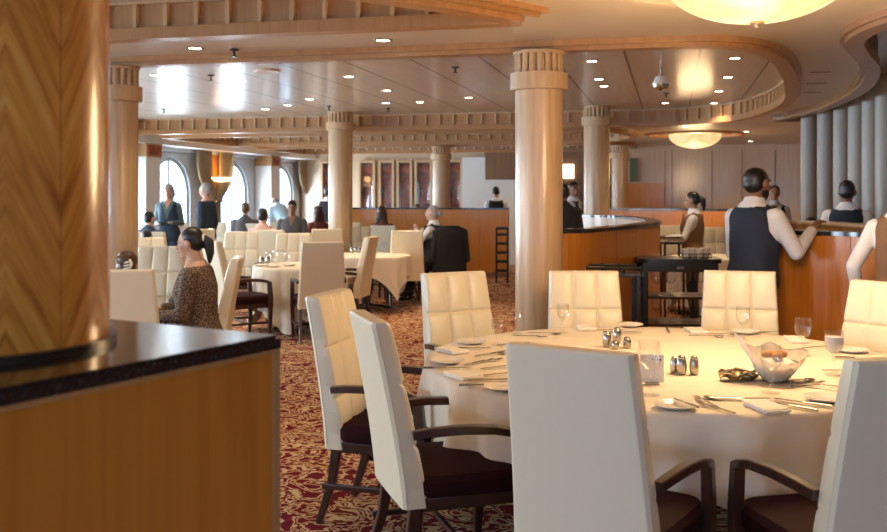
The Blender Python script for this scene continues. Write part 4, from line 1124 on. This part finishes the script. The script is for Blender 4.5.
        cap(bm, hip[s], kn[s], .082*k, .055*k); cap(bm, kn[s], an[s], .055*k, .036*k); cap(bm, an[s]-Vector((0, .03, .04)), an[s]+Vector((0, .15, -.055))*k, .036*k, .03*k)
    obj('body', remesh(bm, voxel if fingers else .014, 3), skin, parent=t, smooth=True)
    # clothes
    bm = B(); torso(bm, .014, 0, 1.51 if collar else 1.475)
    for s in (-1, 1): cap(bm, sh[s], el[s], .066*k*fx, .054*k*fx); cap(bm, el[s], el[s]+(wr[s]-el[s])*.93, .055*k*fx, .040*k*fx)
    cap(bm, P(0, -.015, 1.45), P(0, -.012, 1.485), .080*k*fx, .070*k*fx)
    ds = {s: (wr[s]-el[s]).normalized() for s in (-1, 1)}
    VN = LM.inverted()
    def cutV(c):
        q = VN @ c; zz = q.z/k-dz
        return (not collar and zz > 1.462) or q.y > .0 and zz > 1.34 and abs(q.x)/k < (zz-1.34)*.45 and abs(q.x) < .07
    obj('shirt' if top in ('shirt', 'ltblue') else 'top', remesh(bm, .012, 5, cutV), top, parent=t, smooth=True)
    if collar and top in ('shirt', 'ltblue'):
        bm = B(); c0 = P(0, -.014, 1.50)
        loft(bm, [(P(0, -.016, 1.465), .094*k*fx, .088*k, R3), (P(0, -.014, 1.495), .082*k*fx, .080*k, R3), (P(0, -.012, 1.532), .067*k*fx, .068*k, R3)], 24, 2)
        obj('collar', bm, top, parent=t, smooth='auto')
    if vest:
        bm = B(); loft(bm, [(P(0, oy, z), (hw*(.97 if z < 1.3 else .86)+.030)*k, (hd+.030)*k, R3) for z, hw, hd, oy in secs if .86 <= z <= 1.47], 28, 2.6)
        for s in (-1, 1): cap(bm, P(s*.07*fx, -.005, 1.43), P(s*.115*fx, -.005, 1.405), .064*k, .064*k)
        def cutW(c):
            q = VN @ c; zz = q.z/k-dz
            return (q.y > .0 and zz > 1.16 and abs(q.x)/k < (zz-1.16)*.36) or (zz > 1.455 and abs(q.x)/k < .075 and q.y > -.2)
        obj('vest', remesh(bm, .012, 5, cutW), vest, parent=t, smooth=True)
        if vest == 'navy' or vest == 'brownvest' or vest == 'blackcloth':
            bm = B(); bar(bm, [P(-.0, .118, 1.45), P(0, .140, 1.36), P(0, .145, 1.2)], [.03*k, .045*k, .05*k], .012); obj('tie', bm, 'blackcloth', parent=t, smooth='auto')
    bm = B()
    loft(bm, [(P(0, oy, z), (hw+.018)*k, (hd+.018)*k, R3) for z, hw, hd, oy in secs if z <= .98], 28, 2.4)
    for s in (-1, 1): cap(bm, hip[s], kn[s], .098*k, .072*k); cap(bm, kn[s], an[s], .072*k, .056*k)
    obj('trousers', remesh(bm, .014, 4), pants, parent=t, smooth=True)
    for s in (-1, 1):
        bm = B(); ell(bm, an[s]+Vector((0, .06, -.045)), (.048*k, .135*k, .042)); obj('shoe', bm, 'black', parent=t, smooth=True)
    # hair
    if style != 'none':
        bm = B()
        if style == 'short': he(bm, (0, -.024, .042), (.0785, .093, .088)); he(bm, (0, -.048, .004), (.074, .066, .072))
        elif style == 'receding': he(bm, (0, -.034, .034), (.0795, .086, .082)); he(bm, (0, -.045, .0), (.076, .068, .075))
        elif style == 'bald': he(bm, (0, -.04, .0), (.079, .068, .05))
        elif style in ('tied', 'bun', 'ponytail'):
            he(bm, (0, -.030, .044), (.082, .090, .088)); he(bm, (0, -.052, .005), (.079, .066, .078))
            if style == 'ponytail':
                cap(bm, hp(0, -.12, .02), hp(0, -.15, -.02), .030*k, .040*k); cap(bm, hp(0, -.15, -.02), hp(0, -.145, -.10), .040*k, .032*k); cap(bm, hp(0, -.145, -.10), hp(0, -.13, -.17), .032*k, .014*k)
            else: he(bm, (0, -.135, .0), (.042, .040, .045))
        elif style == 'long':
            he(bm, (0, -.022, .040), (.088, .100, .094)); he(bm, (0, -.065, -.06), (.105, .062, .11)); he(bm, (0.03, -.08, -.16), (.085, .05, .09)); he(bm, (-.05, -.08, -.15), (.07, .05, .09)); 
            for s in (-1, 1): he(bm, (s*.072, -.01, -.08), (.026, .045, .11))
        elif style == 'clip':
            he(bm, (0, -.022, .040), (.086, .098, .090)); he(bm, (0, -.05, -.01), (.080, .070, .080)); he(bm, (.0, -.11, .05), (.05, .035, .045)); he(bm, (.03, -.10, .075), (.03, .03, .03)); he(bm, (-.045, -.085, .06), (.03, .03, .03))
        elif style == 'waves':
            he(bm, (0, -.022, .042), (.088, .100, .095))
            rn_ = random.Random(3)
            for q in range(16): aa = pi+rn_.uniform(-1.9, 1.9); he(bm, (sin(aa)*.08, cos(aa)*.07-.02, -.02+rn_.uniform(-.09, .05)), (.034, .034, .05), 10)
        obj('hair', remesh(bm, .008, 3), hair, parent=t, smooth=True)
    if style == 'clip':
        bm = B(); tube(bm, [hp(.045, -.125, .06), hp(.06, -.125, .02), hp(.05, -.125, -.02)], [.006, .012, .006], 8)
        for q in range(3): tube(bm, [hp(.05, -.13, .04-.025*q), hp(.025, -.15, .035-.025*q), hp(.0, -.135, .03-.025*q)], [.006, .007, .003], 8)
        obj('hair_clip', bm, 'white', parent=t, smooth=True)
    if style == 'ponytail' and fem and voxel < .01:
        bm = B(); ell(bm, hp(0, -.118, .02), (.036, .016, .036), hr); obj('hair_tie', bm, 'white', parent=t, smooth=True)
    if beard:
        bm = B(); he(bm, (0, .022, -.062), (.0615, .066, .056)); he(bm, (0, .064, -.086), (.032, .026, .026)); 
        inv = HM.inverted()
        obj('beard', remesh(bm, .007, 3, lambda c: (inv @ c).z > -.038 or ((inv @ c).z > -.062 and (inv @ c).y > .07 and abs((inv @ c).x) < .022)), hair, parent=t, smooth=True)
    for s in (-1, 1):
        bm = B(); he(bm, (s*.029, .0735, .004), (.013, .008, .007), 12); e = obj('eye', bm, 'eye', parent=t, smooth=True)
        bm = B(); he(bm, (s*.029, .0795, .004), (.0055, .003, .0058), 10); obj('iris', bm, 'iris', parent=e, smooth=True)
        bm = B(); tube(bm, [hp(s*.012, .086, .024), hp(s*.03, .085, .030), hp(s*.047, .074, .025)], [.0028, .0034, .002], 6); obj('eyebrow', bm, 'hair_black' if hair != 'hair_grey' else 'hair_grey', parent=t, smooth=True)
    bm = B(); he(bm, (0, .0885, -.050), (.020, .006, .0045), 12); he(bm, (0, .087, -.058), (.017, .006, .0045), 12); obj('lips', bm, 'lips', parent=t, smooth=True)
    return t
def at(x, Y): return (x-CX)/FOC*Y
# near four
person('person', 'woman in a leopard print top with a black ponytail, seated facing left', at(202, 6.9), 6.9, -90, 1.72, True, True, 'skin', 'hair_black', 'ponytail', 'leopard',
       lh=(-.14, .34, .70), rh=(.10, .40, .72), le=(-.22, .08, .74), re=(.24, .10, .76), lean=6, headpitch=4, voxel=.008, seat=.47, collar=False, wide=1.14)
person('person', 'waiter in a navy vest and white shirt leaning one hand on the right partition', at(752, 6.75), 6.75, 55, 1.76, False, False, 'skin2', 'hair_black', 'receding', 'shirt', 'navy',
       rh=(.24, .40, 1.34), re=(.24, .13, 1.20), lh=(-.16, .34, 1.20), le=(-.24, .10, 1.12), lean=4, voxel=.008, beard=True, headyaw=8)
person('person', 'staff member in a brown vest and white sleeves, cut off by the right edge', at(902, 5.85), 5.85, 35, 1.70, True, False, 'skin3', 'hair_black', 'bun', 'shirt', 'brownvest',
       lh=(-.27, .10, .88), le=(-.27, -.02, 1.12), voxel=.008)
person('person', 'waitress in a tan vest with a ponytail, carrying a small tray', at(693, 11.5), 11.5, -72, 1.60, True, False, 'skin3', 'hair_black', 'ponytail', 'shirt', 'brownvest',
       lh=(-.10, .38, 1.04), rh=(.12, .38, 1.04), le=(-.20, .10, 1.03), re=(.22, .10, 1.03), voxel=.010, headpitch=14)
u, v = px(669, 11.35); bm = B(); lathe(bm, [(0, 0), (.15, 0), (.17, .012), (.172, .012), (.152, -.006), (0, -.006)], 32); tag(obj('serving_tray', bm, 'steel', smooth='auto', loc=(u, v, 1.06)), 'small round tray held by the waitress', 'tray')
# the rest of the staff
person('person', 'waiter in a black vest seen from behind beyond the long partition', at(496, 20.2), 20.2, 0, 1.74, False, False, 'skin3', 'hair_black', 'short', 'shirt', 'blackcloth', fingers=False, headpitch=20)
person('person', 'waiter in a dark vest at the alcove, his back turned, right of the big column', at(563, 12.0), 12.0, -10, 1.70, False, False, 'skin2', 'hair_black', 'short', 'blackcloth', 'blackcloth', fingers=False)
person('person', 'smiling waiter facing the camera in the alcove right of the big column', at(573.5, 14.2), 14.2, 165, 1.76, False, False, 'skin2', 'hair_black', 'short', 'shirt', 'brownvest', fingers=False)
person('person', 'smiling waitress in a black vest behind the bearded waiter', at(774.5, 13.3), 13.3, -160, 1.70, True, False, 'skin3', 'hair_black', 'tied', 'shirt', 'blackcloth', fingers=False)
person('person', 'waiter in a navy vest standing before the silver pilasters', at(847, 9.3), 9.3, 30, 1.70, False, False, 'skin2', 'hair_black', 'short', 'shirt', 'navy', fingers=False, lh=(-.2, .3, 1.1), rh=(.2, .32, 1.1))
person('person', 'dark-haired guest whose head just shows over the right partition', at(811, 10.8), 10.8, 170, 1.66, True, True, 'skin2', 'hair_black', 'tied', 'shirt', None, fingers=False)
person('person', 'waiter in a black vest at the far wall, left of the column among the chairs', at(328, 18.5), 18.5, 20, 1.74, False, False, 'skin2', 'hair_black', 'short', 'shirt', 'blackcloth', fingers=False)
# guests
person('person', 'guest with pinned-up brown hair seated behind the stone top, seen from behind', at(127, 6.42), 6.42, -5, 1.50, True, True, 'skin', 'hair_brown', 'clip', 'pink', None, fingers=False)
person('person', 'standing woman in a dark dress and grey-green cardigan before the window', at(168.5, 15.4), 15.4, 178, 1.74, True, False, 'skin', 'hair_grey', 'waves', 'teal', 'darkblue', pants='darkblue', fingers=False, lh=(-.05, .3, 1.13), rh=(.06, .3, 1.1), collar=False)
person('person', 'standing grey-haired man in a dark blue suit facing left by the window', at(206, 15.2), 15.2, -75, 1.76, False, False, 'skin', 'hair_grey', 'short', 'darkblue', None, pants='darkblue', fingers=False, collar=False)
person('person', 'seated guest in dark blue beside the left column, near the window', at(149, 14.6), 14.6, 30, 1.66, False, True, 'skin', 'hair_black', 'short', 'darkblue', None, fingers=False)
person('person', 'dark head just above the tan lit chair back beside the left column', at(147, 12.4), 12.4, 20, 1.40, False, True, 'skin', 'hair_black', 'short', 'blackcloth', None, fingers=False)
person('person', 'seated grey-haired man in a grey top, his back to the camera near the windows', at(245, 16.7), 16.7, -12, 1.74, False, True, 'skin', 'hair_ash', 'short', 'greyjacket', None, fingers=False, seat=.56)
person('person', 'seated dark-haired guest in a pink top seen from behind', at(263, 14.2), 14.2, 10, 1.70, False, True, 'skin', 'hair_black', 'short', 'pink', None, fingers=False, seat=.52)
person('person', 'young man in a grey jacket with dark hair, seated facing the camera', at(292, 15.9), 15.9, 178, 1.80, False, True, 'skin3', 'hair_black', 'short', 'greyjacket', None, fingers=False, headpitch=12, seat=.55)
person('person', 'seated woman with red-brown hair in a rust top, left of the column', at(318, 16.8), 16.8, -40, 1.70, True, True, 'skin', 'hair_brown', 'long', 'rust', None, fingers=False, seat=.54)
person('person', 'balding man in a light blue shirt stooping before the third arched window', at(288, 19.9), 19.9, -40, 1.80, False, False, 'skin', 'hair_grey', 'bald', 'ltblue', None, pants='darkblue', fingers=False, lean=50)
person('person', 'woman with long brown wavy hair seated at the far table, seen from behind', at(382, 15.9), 15.9, 5, 1.72, True, True, 'skin', 'hair_brown', 'long', 'rust', None, fingers=False, seat=.53)
person('person', 'woman with a grey bun and white blouse seated facing left at the far table', at(433, 14.0), 14.0, -72, 1.74, True, True, 'skin', 'hair_grey', 'bun', 'shirt', 'blackcloth', fingers=False, seat=.54,
       lh=(-.05, .26, 1.12), le=(-.2, .16, .86))
person('person', 'person whose head shows over the long partition behind the grey-haired woman', at(417, 20.5), 20.5, 160, 1.72, False, True, 'skin2', 'hair_black', 'short', 'blackcloth', None, fingers=False, seat=.52)
